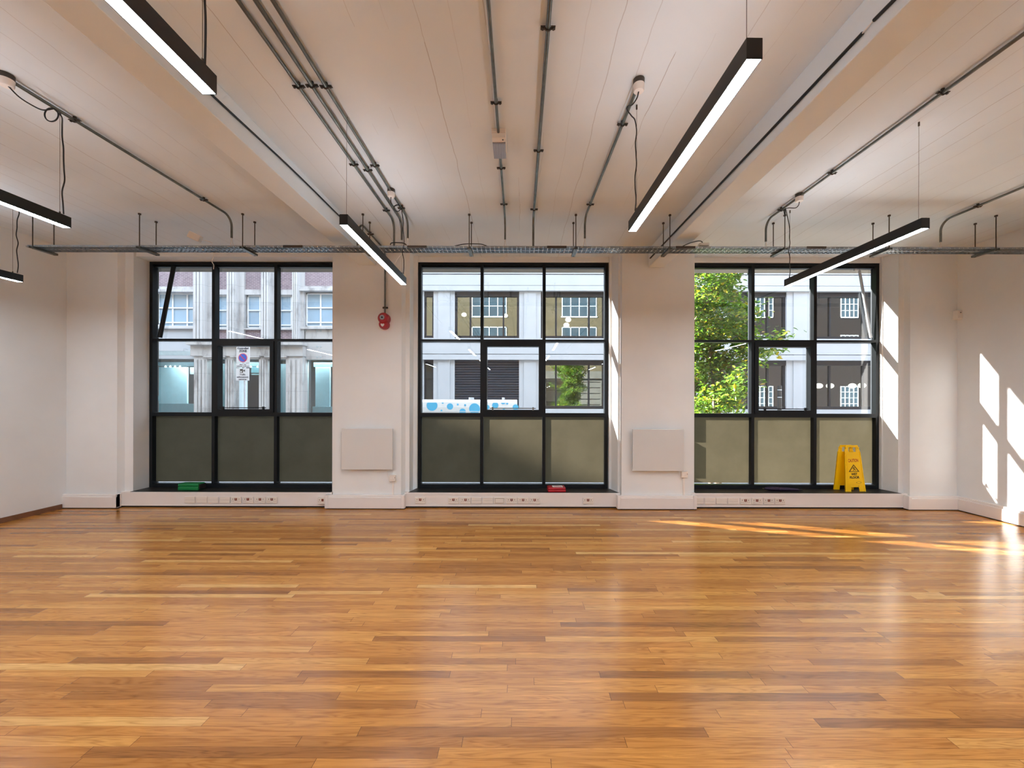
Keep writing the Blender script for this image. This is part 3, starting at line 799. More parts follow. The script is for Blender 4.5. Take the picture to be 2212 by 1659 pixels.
MB().tube([pts[5]+Vector((math.cos(a)*0, math.cos(a)*.030, math.sin(a)*.030)) for a in (2*PI*k/12 for k in range(13))], .003, 6).build('strap', 'purple', t)

# wet floor sign (A-frame, nearly folded)
sxr = thing('wet_floor_sign', 'yellow CAUTION WET FLOOR folding sign on the right window sill', 'floor sign', (4.775, 5.555, SZ), None, math.radians(-5))
H = .655
def sign_panel(name, yb, yt, xoff_b, xoff_t, printed):
    """panel whose bottom edge is at local y=yb and top at y=yt"""
    B = Vector((xoff_b, yb, 0)); T = Vector((xoff_t, yt, H)); up = (T-B); uL = up.length; up.normalize()
    X = Vector((1, 0, 0)); X = (X-up*X.dot(up)).normalized(); nrm = X.cross(up)      # nrm points to -y
    def P(u, v, w=0): return B+X*u+up*v+nrm*w
    th = .010 if printed else -.010
    def slab(m, poly, d0, d1, mi=0): m.prism([P(u, v, d0) for u, v in poly], nrm*(d1-d0), mi)
    m = MB()
    wb, wt = .135, .098
    W = lambda v: wb+(wt-wb)*v/uL
    v0, v1, v2 = .085, uL-.095, uL
    slab(m, [(-W(v0), v0), (W(v0), v0), (W(v1), v1), (-W(v1), v1)], -th/2, th/2)
    slab(m, [(-W(0), 0), (-.055, 0), (-.052, v0), (-W(v0), v0)], -th/2, th/2)           # left leg
    slab(m, [(.055, 0), (W(0), 0), (W(v0), v0), (.052, v0)], -th/2, th/2)                # right leg
    slab(m, [(-.052, v0-.022), (.052, v0-.022), (.045, v0), (-.045, v0)], -th/2, th/2)
    slab(m, [(-W(v1), v1), (-.050, v1), (-.048, v2-.03), (-W(v2)+.012, v2-.03)], -th/2, th/2)   # handle posts
    slab(m, [(.050, v1), (W(v1), v1), (W(v2)-.012, v2-.03), (.048, v2-.03)], -th/2, th/2)
    slab(m, [(-W(v2)+.012, v2-.03), (W(v2)-.012, v2-.03), (W(v2)-.022, v2), (-W(v2)+.022, v2)], -th/2, th/2)
    e = .012                                                                            # stiffening rim
    for s in (-1, 1):
        slab(m, [(s*W(0), 0), (s*(W(0)-e), 0), (s*(W(v1)-e), v1), (s*W(v1), v1)], -th, th)
    for s in (-1, 1): slab(m, [(s*.088, v1+.05), (s*.060, v1+.05), (s*.060, v1+.066), (s*.088, v1+.066)], -th*1.6, th*1.6)  # hinge lugs
    pn = m.build(name, 'yellow', sxr, local=True, bevel=.002)
    if printed:
        def lay(o_v, o_u=0): return frame_at(P(o_u, o_v, th/2+.0008), X, up)
        m = MB(); m.prism([P(u, v, th/2) for u, v in ((-.100, .105), (.100, .105), (.086, v1-.02), (-.086, v1-.02))], nrm*.0015); m.build('face_plate', 'yellow', pn, local=True)
        m = MB(); text(m, 'CAUTION', .062, lay(.438), 0, .0015, .0012, .135); m.build('caution_lettering', 'inkred', pn, local=True)
        m = MB(); text(m, 'WET', .044, lay(.246), 0, .002, .0012, .080); text(m, 'FLOOR', .044, lay(.200), 0, .002, .0012, .128); m.build('wet_floor_lettering', 'inkblack', pn, local=True)
        m = MB()
        tri = lambda c, s: [(0, c+s*.62), (s*.72, c-s*.45), (-s*.72, c-s*.45)]
        to, ti = tri(.325, .100), tri(.3215, .072)
        for k in range(3):
            k2 = (k+1) % 3
            m.prism([P(*to[k], th/2+.0015), P(*to[k2], th/2+.0015), P(*ti[k2], th/2+.0015), P(*ti[k], th/2+.0015)], nrm*.0012)
        def bar(a, b, w):
            a = Vector((*a, 0)); b = Vector((*b, 0)); n = (b-a).normalized(); n = Vector((-n.y, n.x, 0))*w
            m.prism([P(q.x, q.y, th/2+.0015) for q in (a-n, b-n, b+n, a+n)], nrm*.0012)
        bar((-.006, .345), (.006, .318), .006); bar((.006, .318), (.026, .302), .005); bar((.006, .318), (-.010, .296), .004); bar((-.004, .338), (-.020, .322), .003); bar((-.002, .340), (.016, .338), .003)
        m.prism([P(-.010+.006*math.cos(a), .355+.006*math.sin(a), th/2+.0015) for a in (2*PI*k/10 for k in range(10))], nrm*.0012)
        m.build('slip_symbol', 'olive', pn, local=True)
        m = MB()
        for k in range(20):
            a0, a1 = 2*PI*k/20, 2*PI*(k+1)/20
            f = lambda a, r: P(.052+.034*r*math.cos(a), .128+.014*r*math.sin(a), th/2+.0015)
            m.prism([f(a0, 1), f(a1, 1), f(a1, .86), f(a0, .86)], nrm*.0008)
        m.build('oval_mark', 'olive', pn, local=True)
sign_panel('front_panel', -.035, -.004, 0.0, -.030, True)
sign_panel('rear_panel', .085, .028, -.075, -.085, False)

# ================================================================== OUTSIDE
struct(MB().box(-90, 70, 5.95, 60, GROUND-.3, GROUND-.12).build('road', 'asphalt'))
struct(MB().box(-90, 70, 5.86, 9.9, GROUND-.3, GROUND).build('pavement', 'paving'))
struct(MB().box(-90, 70, 18.6, 21.6, GROUND-.3, GROUND).build('pavement', 'paving'))
# own facade: grooved stone piers at street level, stock brick above
PIERS = [(-7.6, -5.427), (-2.622, -1.502), (1.322, 2.484), (5.292, 7.6)]
for a, b in PIERS:
    m = MB(); z = GROUND
    gz = [.45+.535*k for k in range(-2, 7)]
    zz = GROUND
    for g in gz:
        m.box(a, b, 5.80, 5.852, zz, g-.04); m.box(a, b, 5.80, 5.806, g-.04, g+.04); zz = g+.04
    m.box(a, b, 5.80, 5.852, zz, 3.46)
    struct(m.build('wall_exterior', 'dstone'))
struct(MB().box(-7.6, 7.6, 5.80, 5.85, GROUND, .17).build('wall_exterior', 'dstone'))
struct(MB().box(-24, 15.5, 5.80, 5.97, 3.46, 4.15).build('wall_exterior', 'dstone'))
for a, b in ((-24, -7.6), (7.6, 15.5)): struct(MB().box(a, b, 5.80, 5.85, GROUND, 3.46).build('wall_exterior', 'dstone'))
fac = struct(MB().box(-24, 15.5, 5.80, 5.93, 4.15, 16).build('wall_exterior', 'stock'))
fr = struct(MB().box(15.5, 70, 5.80, 5.90, GROUND, 16).build('wall_exterior', 'redbrick'))
struct(MB().box(-70, -24, 5.80, 5.90, GROUND, 15).build('wall_exterior', 'dstone'))
for cx in (19, 23, 27, 31, 35, 39, 43):
    for z0, z1 in ((.6, 2.8), (5.2, 7.6), (9.3, 11.7)):
        m = MB(); m.box(cx-.8, cx+.8, 5.90, 5.94, z0-.1, z0); m.box(cx-.8, cx+.8, 5.90, 5.94, z1-.08, z1)
        for k in range(5): x = cx-.8+k*.4; m.box(x-.035, x+.035, 5.90, 5.94, z0, z1)
        for k in range(1, 4): z = z0+(z1-z0)*k/4; m.box(cx-.8, cx+.8, 5.90, 5.935, z-.025, z+.025)
        w = m.build('facade_window', 'wframe', fr); MB().box(cx-.8, cx+.8, 5.90, 5.91, z0, z1).build('pane', 'darkpane', w)
for cx in (-11.3, -2.85, 5.6, 14.05):
    for z0, z1 in ((5.6, 8.3), (9.3, 11.2), (12.6, 14.4)):
        m = MB(); m.box(cx-1.7, cx+1.7, 5.93, 5.96, z0-.12, z0); m.box(cx-1.65, cx+1.65, 5.93, 5.95, z1-.08, z1)
        for k in range(5): x = cx-1.6+k*.8; m.box(x-.04, x+.04, 5.93, 5.95, z0, z1)
        m.box(cx-1.65, cx+1.65, 5.93, 5.95, (z0+z1)/2-.03, (z0+z1)/2+.03)
        w = m.build('facade_window', 'wframe', fac)
        MB().box(cx-1.6, cx+1.6, 5.93, 5.94, z0, z1).build('pane', 'darkpane', w)

# ---- white rendered building
WY = 21.0
Xw = lambda p: pX(p, WY)
Zw = lambda p: pZ(p, WY)
wb = thing('white_building', 'white rendered building with dark framed windows across the street', 'building', (10, 25, GROUND))
WIN = [(915, 935.5), (981.5, 1121), (1168, 1307), (1354, 1493), (1545, 1700), (1764, 1905), (1960, 2100), (2150, 2300)]
ROWS = [(Zw(883), Zw(777.5)), (Zw(731), Zw(629)), (Zw(584.5), Zw(484)), (Zw(440), Zw(340))]
x0w, x1w = Xw(888), Xw(2420)
edges = [888]+[e for w in WIN for e in w]+[2420]
for k in range(0, len(edges), 2):
    a, b = Xw(edges[k]), Xw(edges[k+1])
    m = MB(); m.box(a, b, WY+.05, WY+.55, GROUND, 14.6)
    w = (b-a)
    if w > .5: m.box(a+w*.22, b-w*.22, WY, WY+.05, GROUND+.5, 14.2)
    m.build('pier', 'white_render', wb)
bands = [(ROWS[0][1], ROWS[1][0]), (ROWS[1][1], ROWS[2][0]), (ROWS[2][1], ROWS[3][0]), (ROWS[3][1], 14.6)]
for z0, z1 in bands:
    h = z1-z0; m = MB()
    m.box(x0w, x1w, WY-.12, WY+.5, z0, z0+h*.24); m.box(x0w, x1w, WY-.06, WY+.5, z0+h*.275, z0+h*.785); m.box(x0w, x1w, WY+.12, WY+.5, z0+h*.24, z0+h*.27)
    m.box(x0w, x1w, WY+.12, WY+.5, z0+h*.78, z0+h*.825); m.box(x0w, x1w, WY-.09, WY+.5, z0+h*.82, z1)
    m.build('string_course', 'white_render', wb)
m = MB(); m.box(x0w, x1w, WY-.05, WY+.5, GROUND, ROWS[0][0]); m.build('plinth', 'white_render', wb)
m = MB(); m.box(x0w, x1w, WY+6, WY+6.2, GROUND, 14.6); m.box(x0w, x0w+.2, WY+.5, WY+6, GROUND, 14.6); m.box(x1w-.2, x1w, WY+.5, WY+6, GROUND, 14.6)
for z in (GROUND, 4.1, 7.9, 11.6, 14.4): m.box(x0w, x1w, WY+.5, WY+6, z, z+.2)
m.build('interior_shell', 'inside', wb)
for wi, (a, b) in enumerate(WIN):
    a, b = Xw(a), Xw(b)
    for ri, (z0, z1) in enumerate(ROWS):
        if wi == 1 and ri == 0:
            m = MB(); n = 34; h = (z1-GROUND)/n
            for k in range(n): m.prism([(a, WY+.16, GROUND+k*h), (a, WY+.12, GROUND+(k+.25)*h), (a, WY+.12, GROUND+(k+.85)*h), (a, WY+.16, GROUND+(k+1)*h)], (b-a, 0, 0))
            m.box(a, b, WY+.16, WY+.2, GROUND, z1)
            sh = m.build('roller_shutter', 'shutter', wb); continue
        m = MB(); t = .12 if b-a > 1 else .09
        m.box(a, a+t, WY+.15, WY+.3, z0, z1); m.box(b-t, b, WY+.15, WY+.3, z0, z1)
        m.box(a, b, WY+.10, WY+.3, z1-.26, z1); m.box(a, b, WY+.13, WY+.3, z0, z0+.16)
        if b-a > 1:
            for fr in (.24, .756): x = a+(b-a)*fr; m.box(x-.045, x+.045, WY+.16, WY+.29, z0, z1)
        w = m.build('window_frame', 'dframe', wb)
        MB().box(a+t, b-t, WY+.22, WY+.228, z0+.16, z1-.26).build('pane', 'dglass', w)
        if b-a > 1: MB().box(a-.05, b+.05, WY-.02, WY+.16, z0-.06, z0).build('window_sill', 'white_render', w)
# glowing globes behind its windows
for i, (px, py, r, lab) in enumerate((
    (1002, 680, .15, 'white globe lamp in the left pane above the roller shutter'),
    (1091.5, 682, .14, 'white globe lamp in the right pane above the roller shutter'),
    (1227, 690.5, .17, 'upper of two touching globe lamps behind the glass right of the white pier'),
    (1223, 702, .17, 'lower of two touching globe lamps behind the glass right of the white pier'),
    (1769, 832, .19, 'first from left of four globe lamps in the ground floor window by the right frame'),
    (1793, 832, .19, 'second from left of four globe lamps in the ground floor window by the right frame'),
    (1841, 832, .19, 'third from left of four globe lamps in the ground floor window by the right frame'),
    (1862, 831, .19, 'fourth from left of four globe lamps in the ground floor window by the right frame'))):
    p = at(px, py, 22.4); t = thing('globe_lamp', lab, 'globe lamp', p, 'globe lamps across the street')
    MB().sphere(p, r, 18, 12, 0, (1, 1, .8)).build('globe', 'globe', t)
    top = 4.1 if py > 760 else 7.9
    MB().cyl(p+Vector((0, 0, r*.8)), (p.x, p.y, top), .012, 6).build('cord', 'inkblack', t)

# ---- older stone and brick building
sb = thing('stone_building', 'older stone and brick shop building seen through the left window', 'building', (-14, 25, GROUND))
SYb = 21.25
x0s, x1s = -30.0, Xw(884)
TOP = 15.5
def seg(name, mat, parts, parent=sb):
    m = MB()
    for q in parts: m.box(*q)
    return m.build(name, mat, parent)
def R(p0, p1, q0, q1, y0, y1): return (Xw(p0), Xw(p1), y0, y1, Zw(q1), Zw(q0))
# brick panels
for a, b, q0, q1 in ((180, 420, 380, 619), (458, 492, 380, 625), (523, 566, 380, 625), (596, 633, 380, 625), (651, 884, 380, 617), (458, 492, 712, 742), (523, 566, 712, 742), (596, 633, 712, 742)):
    seg('brick_panel', 'brick', [R(a, b, q0, q1, SYb, SYb+.4)])
# stone pilasters with a raised fluted centre
for a, b in ((420, 458), (492, 523), (566, 596), (633, 653)):
    w = b-a
    m = MB()
    for q in (R(a, b, 380, 745, SYb-.12, SYb+.4), R(a+w*.02, a+w*.66, 380, 745, SYb-.38, SYb-.12), R(a+w*.10, a+w*.22, 380, 745, SYb-.44, SYb-.38), R(a+w*.28, a+w*.40, 380, 745, SYb-.44, SYb-.38), R(a+w*.46, a+w*.58, 380, 745, SYb-.44, SYb-.38)): m.box(*q)
    m.build('pilaster', 'stone', sb)
# lintels, sills
seg('lintel', 'stone', [R(180, 420, 619, 627, SYb-.10, SYb+.4), R(180, 420, 627, 632, SYb-.28, SYb+.2)])
seg('lintel', 'stone', [R(651, 884, 617, 624, SYb-.10, SYb+.4), R(646, 884, 624, 629, SYb-.28, SYb+.2)])
for a, b in ((458, 492), (523, 566), (596, 633)):
    seg('lintel', 'stone', [R(a, b, 625, 636, SYb-.08, SYb+.4)])
    seg('window_ledge', 'stone', [R(a, b, 709, 712.5, SYb-.14, SYb+.4)])
seg('window_ledge', 'stone', [R(180, 420, 706, 711, SYb-.20, SYb+.4)])
seg('window_ledge', 'stone', [R(646, 884, 705.5, 711, SYb-.20, SYb+.4)])
# upper windows
def sash(a, b, q0, q1, cols, rows):
    m = MB(); f = .07
    xa, xb_, z0, z1 = Xw(a), Xw(b), Zw(q1), Zw(q0)
    m.box(xa, xa+f, SYb+.06, SYb+.2, z0, z1); m.box(xb_-f, xb_, SYb+.06, SYb+.2, z0, z1); m.box(xa, xb_, SYb+.06, SYb+.2, z1-f, z1); m.box(xa, xb_, SYb+.06, SYb+.2, z0, z0+f)
    for c in cols: x = Xw(c); m.box(x-.04, x+.04, SYb+.07, SYb+.19, z0, z1)
    for r in rows: z = Zw(r); m.box(xa, xb_, SYb+.05, SYb+.19, z-.035, z+.035)
    w = m.build('sash_window', 'wframe', sb)
    MB().box(xa, xb_, SYb+.12, SYb+.14, z0, z1).build('pane', 'bluepane', w)
sash(290, 420, 632, 706, (330, 361, 393), (664, 696))
sash(458, 492, 636, 709, (483.5,), (669, 701))
sash(525, 565, 636, 709, (552.5,), (669, 701))
sash(596, 632, 636, 709, (621.5,), (669, 701))
sash(654, 760, 631, 705, (685.5, 717.5), (663, 695))
# left wing: white fascia and shopfront
seg('white_fascia', 'white_render', [R(180, 420, 711, 757, SYb-.05, SYb+.4), R(180, 398, 755, 760, SYb-.30, SYb+.2), R(180, 418, 769, 776, SYb-.18, SYb+.2)])
m = MB(); m.prism([(Xw(180), SYb-.28, Zw(760)), (Xw(180), SYb-.05, Zw(760)), (Xw(180), SYb-.05, Zw(769)), (Xw(180), SYb-.12, Zw(769))], (Xw(416)-Xw(180), 0, 0)); m.build('shop_cornice', 'aqua', sb)
seg('shop_jamb', 'wframe', [R(417, 421, 776, 930, SYb-.15, SYb+.2)])
seg('shop_glass', 'tglass', [R(180, 417, 777, 930, SYb+.10, SYb+.11)])
seg('shop_partition', 'aqua', [R(290, 356, 790, 880, 22.4, 22.5), R(180, 420, 781, 790, 21.8, 21.9), R(180, 420, 874, 930, 21.7, 21.8)])
seg('shop_back_wall', 'grey', [R(356, 404, 806, 880, 22.9, 23.0), R(356, 420, 790, 806, 22.6, 22.7)])
seg('shop_screen', 'teal', [R(398, 420, 806, 880, 22.6, 22.7)])
# portal
seg('entablature', 'stone2', [R(416, 657, 748, 771, SYb-.40, SYb+.3), R(413, 660, 741, 748, SYb-.62, SYb+.3)])
for a, b in ((421, 449), (488, 507), (561, 580), (619, 655)):
    w = b-a
    seg('portal_pier', 'stone2', [R(a, b, 771, 960, SYb-.32, SYb+.3), R(a+w*.15, a+w*.30, 779, 960, SYb-.38, SYb-.32), R(a+w*.42, a+w*.58, 779, 960, SYb-.38, SYb-.32), R(a+w*.70, a+w*.85, 779, 960, SYb-.38, SYb-.32)])
for a, b in ((449, 488), (507, 561), (580, 619)):
    seg('portal_architrave', 'stone2', [R(a-4, b+4, 770, 774, SYb-.46, SYb+.1), R(a-2, b+2, 774, 777, SYb-.40, SYb+.1)])
for a, b in ((449, 488), (580, 619)):
    seg('portal_glass', 'tglass', [R(a, b, 777, 960, SYb+.10, SYb+.11)])
    seg('shop_partition', 'aqua', [R(a+4, a+(b-a)*.55, 784, 960, 21.9, 22.0)])
    seg('shop_screen', 'teal', [R(a+(b-a)*.55, b, 806, 960, 22.4, 22.5)])
seg('entrance_panel', 'aqua', [R(507, 525, 808, 960, SYb+.08, SYb+.14)])
seg('entrance_door', 'door', [R(526, 561, 811, 960, SYb+.08, SYb+.14), R(507, 561, 806, 808, SYb+.05, SYb+.14)])
seg('entrance_fanlight', 'tglass', [R(507, 561, 777, 806, SYb+.10, SYb+.11)])
seg('shop_partition', 'aqua', [R(507, 561, 780, 789, 22.0, 22.1)])
seg('shop_screen', 'teal', [R(507, 561, 789, 808, 22.3, 22.4)])
# right shop
m = MB(); m.box(*R(655, 884, 711, 777, SYb-.06, SYb+.4))
m.build('stone_fascia', 'stone2', sb)
m = MB()
for px in (651.5, 677, 684.5, 713, 720, 748):
    for py in (714, 749, 772): m.cyl((Xw(px)+.1, SYb-.08, Zw(py)), (Xw(px)+.1, SYb-.05, Zw(py)), .06, 8)
m.build('fixing_bolts', 'grey', sb)
seg('shop_jamb', 'stone2', [R(653, 656.5, 777, 960, SYb-.1, SYb+.2)])
seg('shop_glass', 'tglass', [R(656, 880, 777, 960, SYb+.10, SYb+.11)])
seg('shop_partition', 'aqua', [R(656, 689, 780, 930, 22.2, 22.3), R(656, 884, 780, 790, 22.0, 22.1), R(689, 703, 810, 930, 22.7, 22.8), R(656, 884, 880, 930, 21.9, 22.0)])
seg('shop_screen', 'teal', [R(703, 760, 811, 876, 22.9, 23.0)])
seg('shop_back_wall', 'grey', [R(689, 884, 790, 880, 23.4, 23.5)])
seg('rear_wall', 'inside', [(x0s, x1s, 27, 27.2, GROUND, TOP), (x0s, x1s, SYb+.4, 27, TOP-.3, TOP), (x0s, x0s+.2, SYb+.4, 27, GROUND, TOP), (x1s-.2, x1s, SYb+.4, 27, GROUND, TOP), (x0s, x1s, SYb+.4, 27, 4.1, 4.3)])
seg('upper_wall', 'brick', [(x0s, x1s, SYb, SYb+.4, Zw(380), TOP), (x0s, Xw(180), SYb, SYb+.4, GROUND, Zw(380))])
for i, px in enumerate((357.6, 367.6, 378, 388.6, 542, 556)):
    p = at(px, 793, 21.75)
    wh = ('%s of four tiny spotlights behind the left shop window' % ('first second third fourth'.split()[i])) if i < 4 else ('%s of two tiny spotlights above the shop entrance' % ('left' if i == 4 else 'right'))
    tag(MB().cyl(p+Vector((0, 0, .05)), p-Vector((0, 0, .06)), .025, 8, 0, .055).build('spotlight', 'spot'), wh, 'spotlight', 'shop spotlights')
for lx, wd, en in ((-17.9, 3.2, 420), (-13.2, 5.5, 420), (-9.0, 4.5, 420)):        # fill lights added to brighten the shop interiors
    al = bpy.data.lights.new('shop_fill_light', 'AREA'); al.shape = 'RECTANGLE'; al.size = wd; al.size_y = .5; al.energy = en; al.color = (.95, .99, 1.0)
    ao = bpy.data.objects.new('shop_fill_light', al); C.objects.link(ao); ao.location = (lx, SYb+.85, 3.95); ao.rotation_euler = (math.radians(-18), 0, 0)
# unseen tall block added far along the street to shade the left bays
tb = thing('shade_block', 'unseen tall brick block added to shade the left bays', 'building', (-62, 26, GROUND))
MB().plan([(-49.7, 21), (-80.7, 31), (-95, 31), (-95, 21)], GROUND, 29.5).build('main_block', 'brick', tb)
MB().plan([(-48.6, 21), (-48.6, 33), (-80.7, 33), (-80.7, 31.05), (-49.68, 21.01)], GROUND, 25.55).build('shade_wing', 'brick', tb)
# ---- van with blue dots
VY = 15.0
v = thing('delivery_van', 'white delivery van with blue dots parked behind the middle window', 'van', (pX(985, VY), VY+.9, GROUND-.12))
vx0, vx1 = pX(842, VY), pX(1117, VY)
vt = pZ(863.5, VY)
g = GROUND-.12
prof = [(VY, g+.35), (VY, vt-.30), (VY+.03, vt-.10), (VY+.12, vt-.0), (VY+1.75, vt), (VY+1.86, vt-.10), (VY+1.9, vt-.3), (VY+1.9, g+.35)]
MB().prism([(vx0, y, z) for y, z in prof], (vx1-vx0, 0, 0)).build('body', 'van', v, bevel=.02)
m = MB(); m.prism([(vx0, VY+.05, g+.35), (vx0-1.5, VY+.08, g+.35), (vx0-1.5, VY+.08, g+.95), (vx0-.75, VY+.08, g+1.2), (vx0, VY+.05, vt-.08)], (0, 1.8, 0)); m.build('cab', 'van', v, bevel=.03)
m = MB(); m.prism([(vx0-.70, VY+.07, g+1.2), (vx0-.12, VY+.045, g+2.1), (vx0-.05, VY+.045, g+1.2)], (0, .01, 0)); m.build('cab_window', 'dglass', v)
for x in (vx0-.7, vx1-.7):
    for y in (VY+.02, VY+1.68):
        MB().cyl((x, y, g+.34), (x, y+.2, g+.34), .34, 24).build('wheel', 'tyre', v)
dots = [(262, 1235, 92), (445, 1187, 18), (425, 1322, 17), (570, 1252, 54), (702, 1218, 17), (828, 1229, 18), (785, 1340, 55), (988, 1290, 93), (1205, 1262, 40), (1342, 1230, 54), (1478, 1165, 46), (1545, 1200, 18), (1490, 1300, 18), (1688, 1262, 50), (640, 1405, 40), (330, 1420, 30)]
for cx, cy, r in dots:
    p = at(900+cx/7.9, 720+cy/7.9, VY); rr = r/7.9*VY/F
    m = MB(); pts = []
    for k in range(28):
        q = (p.x+rr*math.cos(2*PI*k/28), VY-.004, min(p.z+rr*math.sin(2*PI*k/28), vt-.12)); pts.append(q)
    m.prism(pts, (0, .006, 0)); m.build('blue_dot', 'dot', v)
m = MB()
for px in (1014, 1086): x = pX(px, VY+.3); m.box(x-.03, x+.03, VY+.3, VY+1.6, vt-.01, vt+.09)
m.build('roof_bars', 'van', v)
for z in (.12, .42): pass
m = MB(); m.box(vx0+.02, vx1-.02, VY-.012, VY+.004, vt-.47, vt-.45); m.build('side_moulding', 'van', v)
# ---- traffic sign on its pole
GY = 14.5
sg = thing('parking_zone_sign', 'controlled zone parking sign above a traffic camera sign on a grey pole', 'street sign', (pX(526, GY), GY, GROUND))
x = pX(527, GY)
MB().cyl((x, GY+.05, GROUND), (x, GY+.05, pZ(747.5, GY)), .04, 14).build('pole', 'pole', sg)
def panel(px0, px1, py0, py1, name):
    m = MB(); m.box(pX(px0, GY), pX(px1, GY), GY-.004, GY+.008, pZ(py1, GY), pZ(py0, GY)); return m.build(name, 'signwhite', sg, bevel=.004)
lay = lambda px, py: frame_at((pX(px, GY), GY-.006, pZ(py, GY)), (1, 0, 0), (0, 0, 1))
p1 = panel(510.3, 539.4, 750.2, 785.4, 'zone_panel')
sc_ = GY/F
m = MB(); text(m, 'Controlled', 5*sc_, lay(524.8, 753.8), 0, .004, .002, 24*sc_); text(m, 'ZONE', 6.6*sc_, lay(524.8, 759.8), 0, .006, .002, 17*sc_); m.build('zone_lettering', 'signink', p1)
def disc(cx, cy, r, y0, y1, name, mat, par):
    m = MB(); c = at(cx, cy, GY); m.prism([(c.x+r*sc_*math.cos(a), y0, c.z+r*sc_*math.sin(a)) for a in (2*PI*k/32 for k in range(32))], (0, y1-y0, 0)); return m.build(name, mat, par)
disc(524.6, 774.2, 9.6, GY-.008, GY-.004, 'red_ring', 'signred', p1)
disc(524.6, 774.2, 8.3, GY-.011, GY-.008, 'blue_disc', 'signblue', p1)
c = at(524.6, 774.2, GY); d = Vector((1, 0, -1)).normalized(); nn = Vector((1, 0, 1)).normalized()*.9*sc_; L = 8.4*sc_
m = MB(); m.prism([c-d*L-nn, c+d*L-nn, c+d*L+nn, c-d*L+nn], (0, .002, 0)); m.xform(Matrix.Translation((0, -.013, 0))); m.build('red_slash', 'signred', p1)
p2 = panel(510, 539.2, 786.2, 794.8, 'hours_panel')
m = MB(); text(m, 'Mon - Sat', 3.0*sc_, lay(524.8, 788.9), 0, .001, .002, 14*sc_); text(m, '8.30 am - 6.30 pm', 3.0*sc_, lay(524.8, 792.4), 0, .001, .002, 26*sc_); m.build('hours_lettering', 'signink', p2)
p3 = panel(509.8, 538.3, 796.8, 823.5, 'camera_panel')
m = MB(); text(m, 'Traffic', 4.6*sc_, lay(524, 810.6), 0, .002, .002, 13*sc_); text(m, 'enforcement', 4.6*sc_, lay(524, 815.8), 0, .002, .002, 25*sc_); text(m, 'cameras', 4.6*sc_, lay(524, 820.6), 0, .002, .002, 17*sc_); m.build('camera_lettering', 'signink', p3)
m = MB()
def pb(px0, px1, py0, py1): m.box(pX(px0, GY), pX(px1, GY), GY-.008, GY-.004, pZ(py1, GY), pZ(py0, GY))
pb(518.5, 524.8, 798.4, 806.8); pb(525.4, 526.6, 800.4, 803.4)
m.prism([at(526.6, 800.9, GY-.008), at(529, 799.4, GY-.008), at(529, 804.4, GY-.008), at(526.6, 802.9, GY-.008)], (0, .004, 0))
m.build('camera_symbol', 'inkblack', p3)
disc(521.2, 804.3, 1.7, GY-.010, GY-.008, 'symbol_lens', 'signwhite', p3)
# ---- bollard / flue across the road
bp = at(1684, 884, 17.5)
b = thing('street_bollard', 'black cylindrical post with two pale bands behind the tree', 'bollard', (bp.x, bp.y, GROUND-.12))
MB().cyl((bp.x, bp.y, GROUND-.12), (bp.x, bp.y, pZ(832, 17.5)), .085, 18).build('shaft', 'bollard', b)
for py in (841, 857): MB().cyl((bp.x, bp.y, pZ(py, 17.5)-.015), (bp.x, bp.y, pZ(py, 17.5)+.015), .088, 18).build('band', 'pole', b)

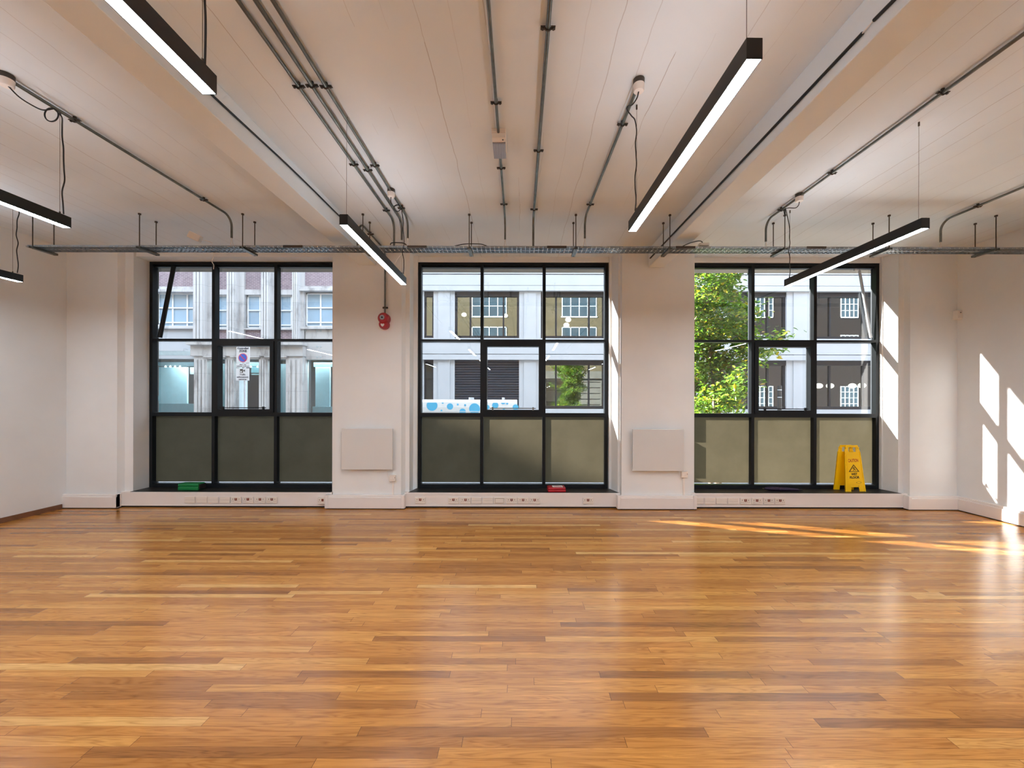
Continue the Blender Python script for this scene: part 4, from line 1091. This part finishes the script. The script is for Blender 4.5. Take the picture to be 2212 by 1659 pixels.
# ---- street tree
def tree(name, label, bx, by, H, spread, nleaf, seed, zlo):
    r = random.Random(seed)
    t = thing(name, label, 'tree', (bx, by, GROUND))
    m = MB(); tips = []
    def limb(p, d, L, r0, depth):
        n = 7; pts = [p.copy()]; q = p.copy(); dd = d.normalized()
        for k in range(n):
            dd = (dd+Vector((r.uniform(-.16, .16), r.uniform(-.16, .16), r.uniform(-.02, .12)))).normalized()
            q = q+dd*L/n; pts.append(q.copy())
            if depth >= 1 and k >= 1: tips.append((q.copy(), dd.copy()))
        m.tube(pts, r0, 7 if depth == 0 else 5, 0, True, [r0*(1-.75*k/n) for k in range(n+1)])
        if depth < 2:
            nb = (13 if depth == 0 else 5)
            for k in range(nb):
                f = .16+.82*(k+r.random()*.6)/nb
                i = min(n-1, int(f*n)); base = pts[i].lerp(pts[i+1], f*n-i)
                a = r.uniform(0, 2*PI)
                out = Vector((math.cos(a), math.sin(a), r.uniform(.15, .75)))
                limb(base, out, (spread if depth == 0 else spread*.45)*r.uniform(.5, 1.05)*(1.1-.55*f if depth == 0 else 1), r0*.36, depth+1)
    for k in range(3):
        a = 2*PI*k/3+.5
        limb(Vector((bx+.08*math.cos(a), by+.08*math.sin(a), GROUND)), Vector((.10*math.cos(a), .10*math.sin(a), 1)), H*r.uniform(.85, 1), .055, 0)
    m.build('trunk', 'bark', t)
    m = MB()
    per = max(1, nleaf//len(tips))
    for p, dd in tips:
        for k in range(per):
            c = p+Vector((r.gauss(0, .11), r.gauss(0, .11), r.gauss(0, .10)))
            if c.z < zlo: continue
            Ls = r.uniform(.08, .135); w = Ls*.29
            u = Vector((r.uniform(-1, 1), r.uniform(-1, 1), r.uniform(-.75, .25))).normalized()
            s = u.cross(Vector((0, 0, 1)));  s = s.normalized() if s.length > .05 else Vector((1, 0, 0))
            s = (Matrix.Rotation(r.uniform(-.7, .7), 3, u) @ s); nrm = s.cross(u)
            fold = nrm*w*.35
            vs = [c, c+u*Ls*.3+s*w+fold, c+u*Ls*.68+s*w*.75+fold, c+u*Ls, c+u*Ls*.68-s*w*.75+fold, c+u*Ls*.3-s*w+fold]
            m.add(vs, [(0, 1, 2, 3), (0, 3, 4, 5)], 0)
    m.build('foliage', 'leaf', t)
    return t
tree('street_tree', 'bushy green street tree with a few yellow leaves outside the right window', 4.70, 9.3, 6.8, 1.95, 25000, 21, -.2)

# ================================================================== LIGHT
S_DIR = Vector((3.1, -1.0, -1.58)).normalized()
sun = bpy.data.lights.new('sun', 'SUN'); sun.energy = 92.0; sun.angle = math.radians(.53); sun.color = (1.0, .96, .90)
so = bpy.data.objects.new('sun', sun); C.objects.link(so); so.location = (-10, 12, 14)
so.rotation_euler = S_DIR.to_track_quat('-Z', 'Y').to_euler()
w = bpy.data.worlds.new('sky'); sc.world = w; w.use_nodes = True
nt = w.node_tree; bg = nt.nodes['Background']
bg.inputs[0].default_value = (.70, .84, 1.0, 1); bg.inputs[1].default_value = 5.5

# ================================================================== CAMERA
cam = bpy.data.cameras.new('camera'); co = bpy.data.objects.new('camera', cam); C.objects.link(co)
cam.sensor_width = 36; cam.lens = F/2212*36
cam.shift_x = -(CX-1106)/2212; cam.shift_y = (CY-829.5)/2212
cam.clip_start = .02; cam.clip_end = 300
co.location = (0, 0, EYE); co.rotation_euler = (PI/2, math.radians(-.13), 0)
sc.camera = co
vs = sc.view_settings
sc.display_settings.display_device = 'sRGB'
vs.view_transform = 'Standard'; vs.look = 'None'; vs.gamma = 1.0; vs.exposure = 0.43; vs.use_curve_mapping = False
cy = sc.cycles
cy.use_denoising = True
try: cy.denoiser = 'OPENIMAGEDENOISE'
except Exception: pass
cy.max_bounces = 10; cy.diffuse_bounces = 6; cy.glossy_bounces = 4; cy.transmission_bounces = 6; cy.transparent_max_bounces = 24
cy.caustics_reflective = False; cy.caustics_refractive = False
cy.sample_clamp_indirect = 12.0
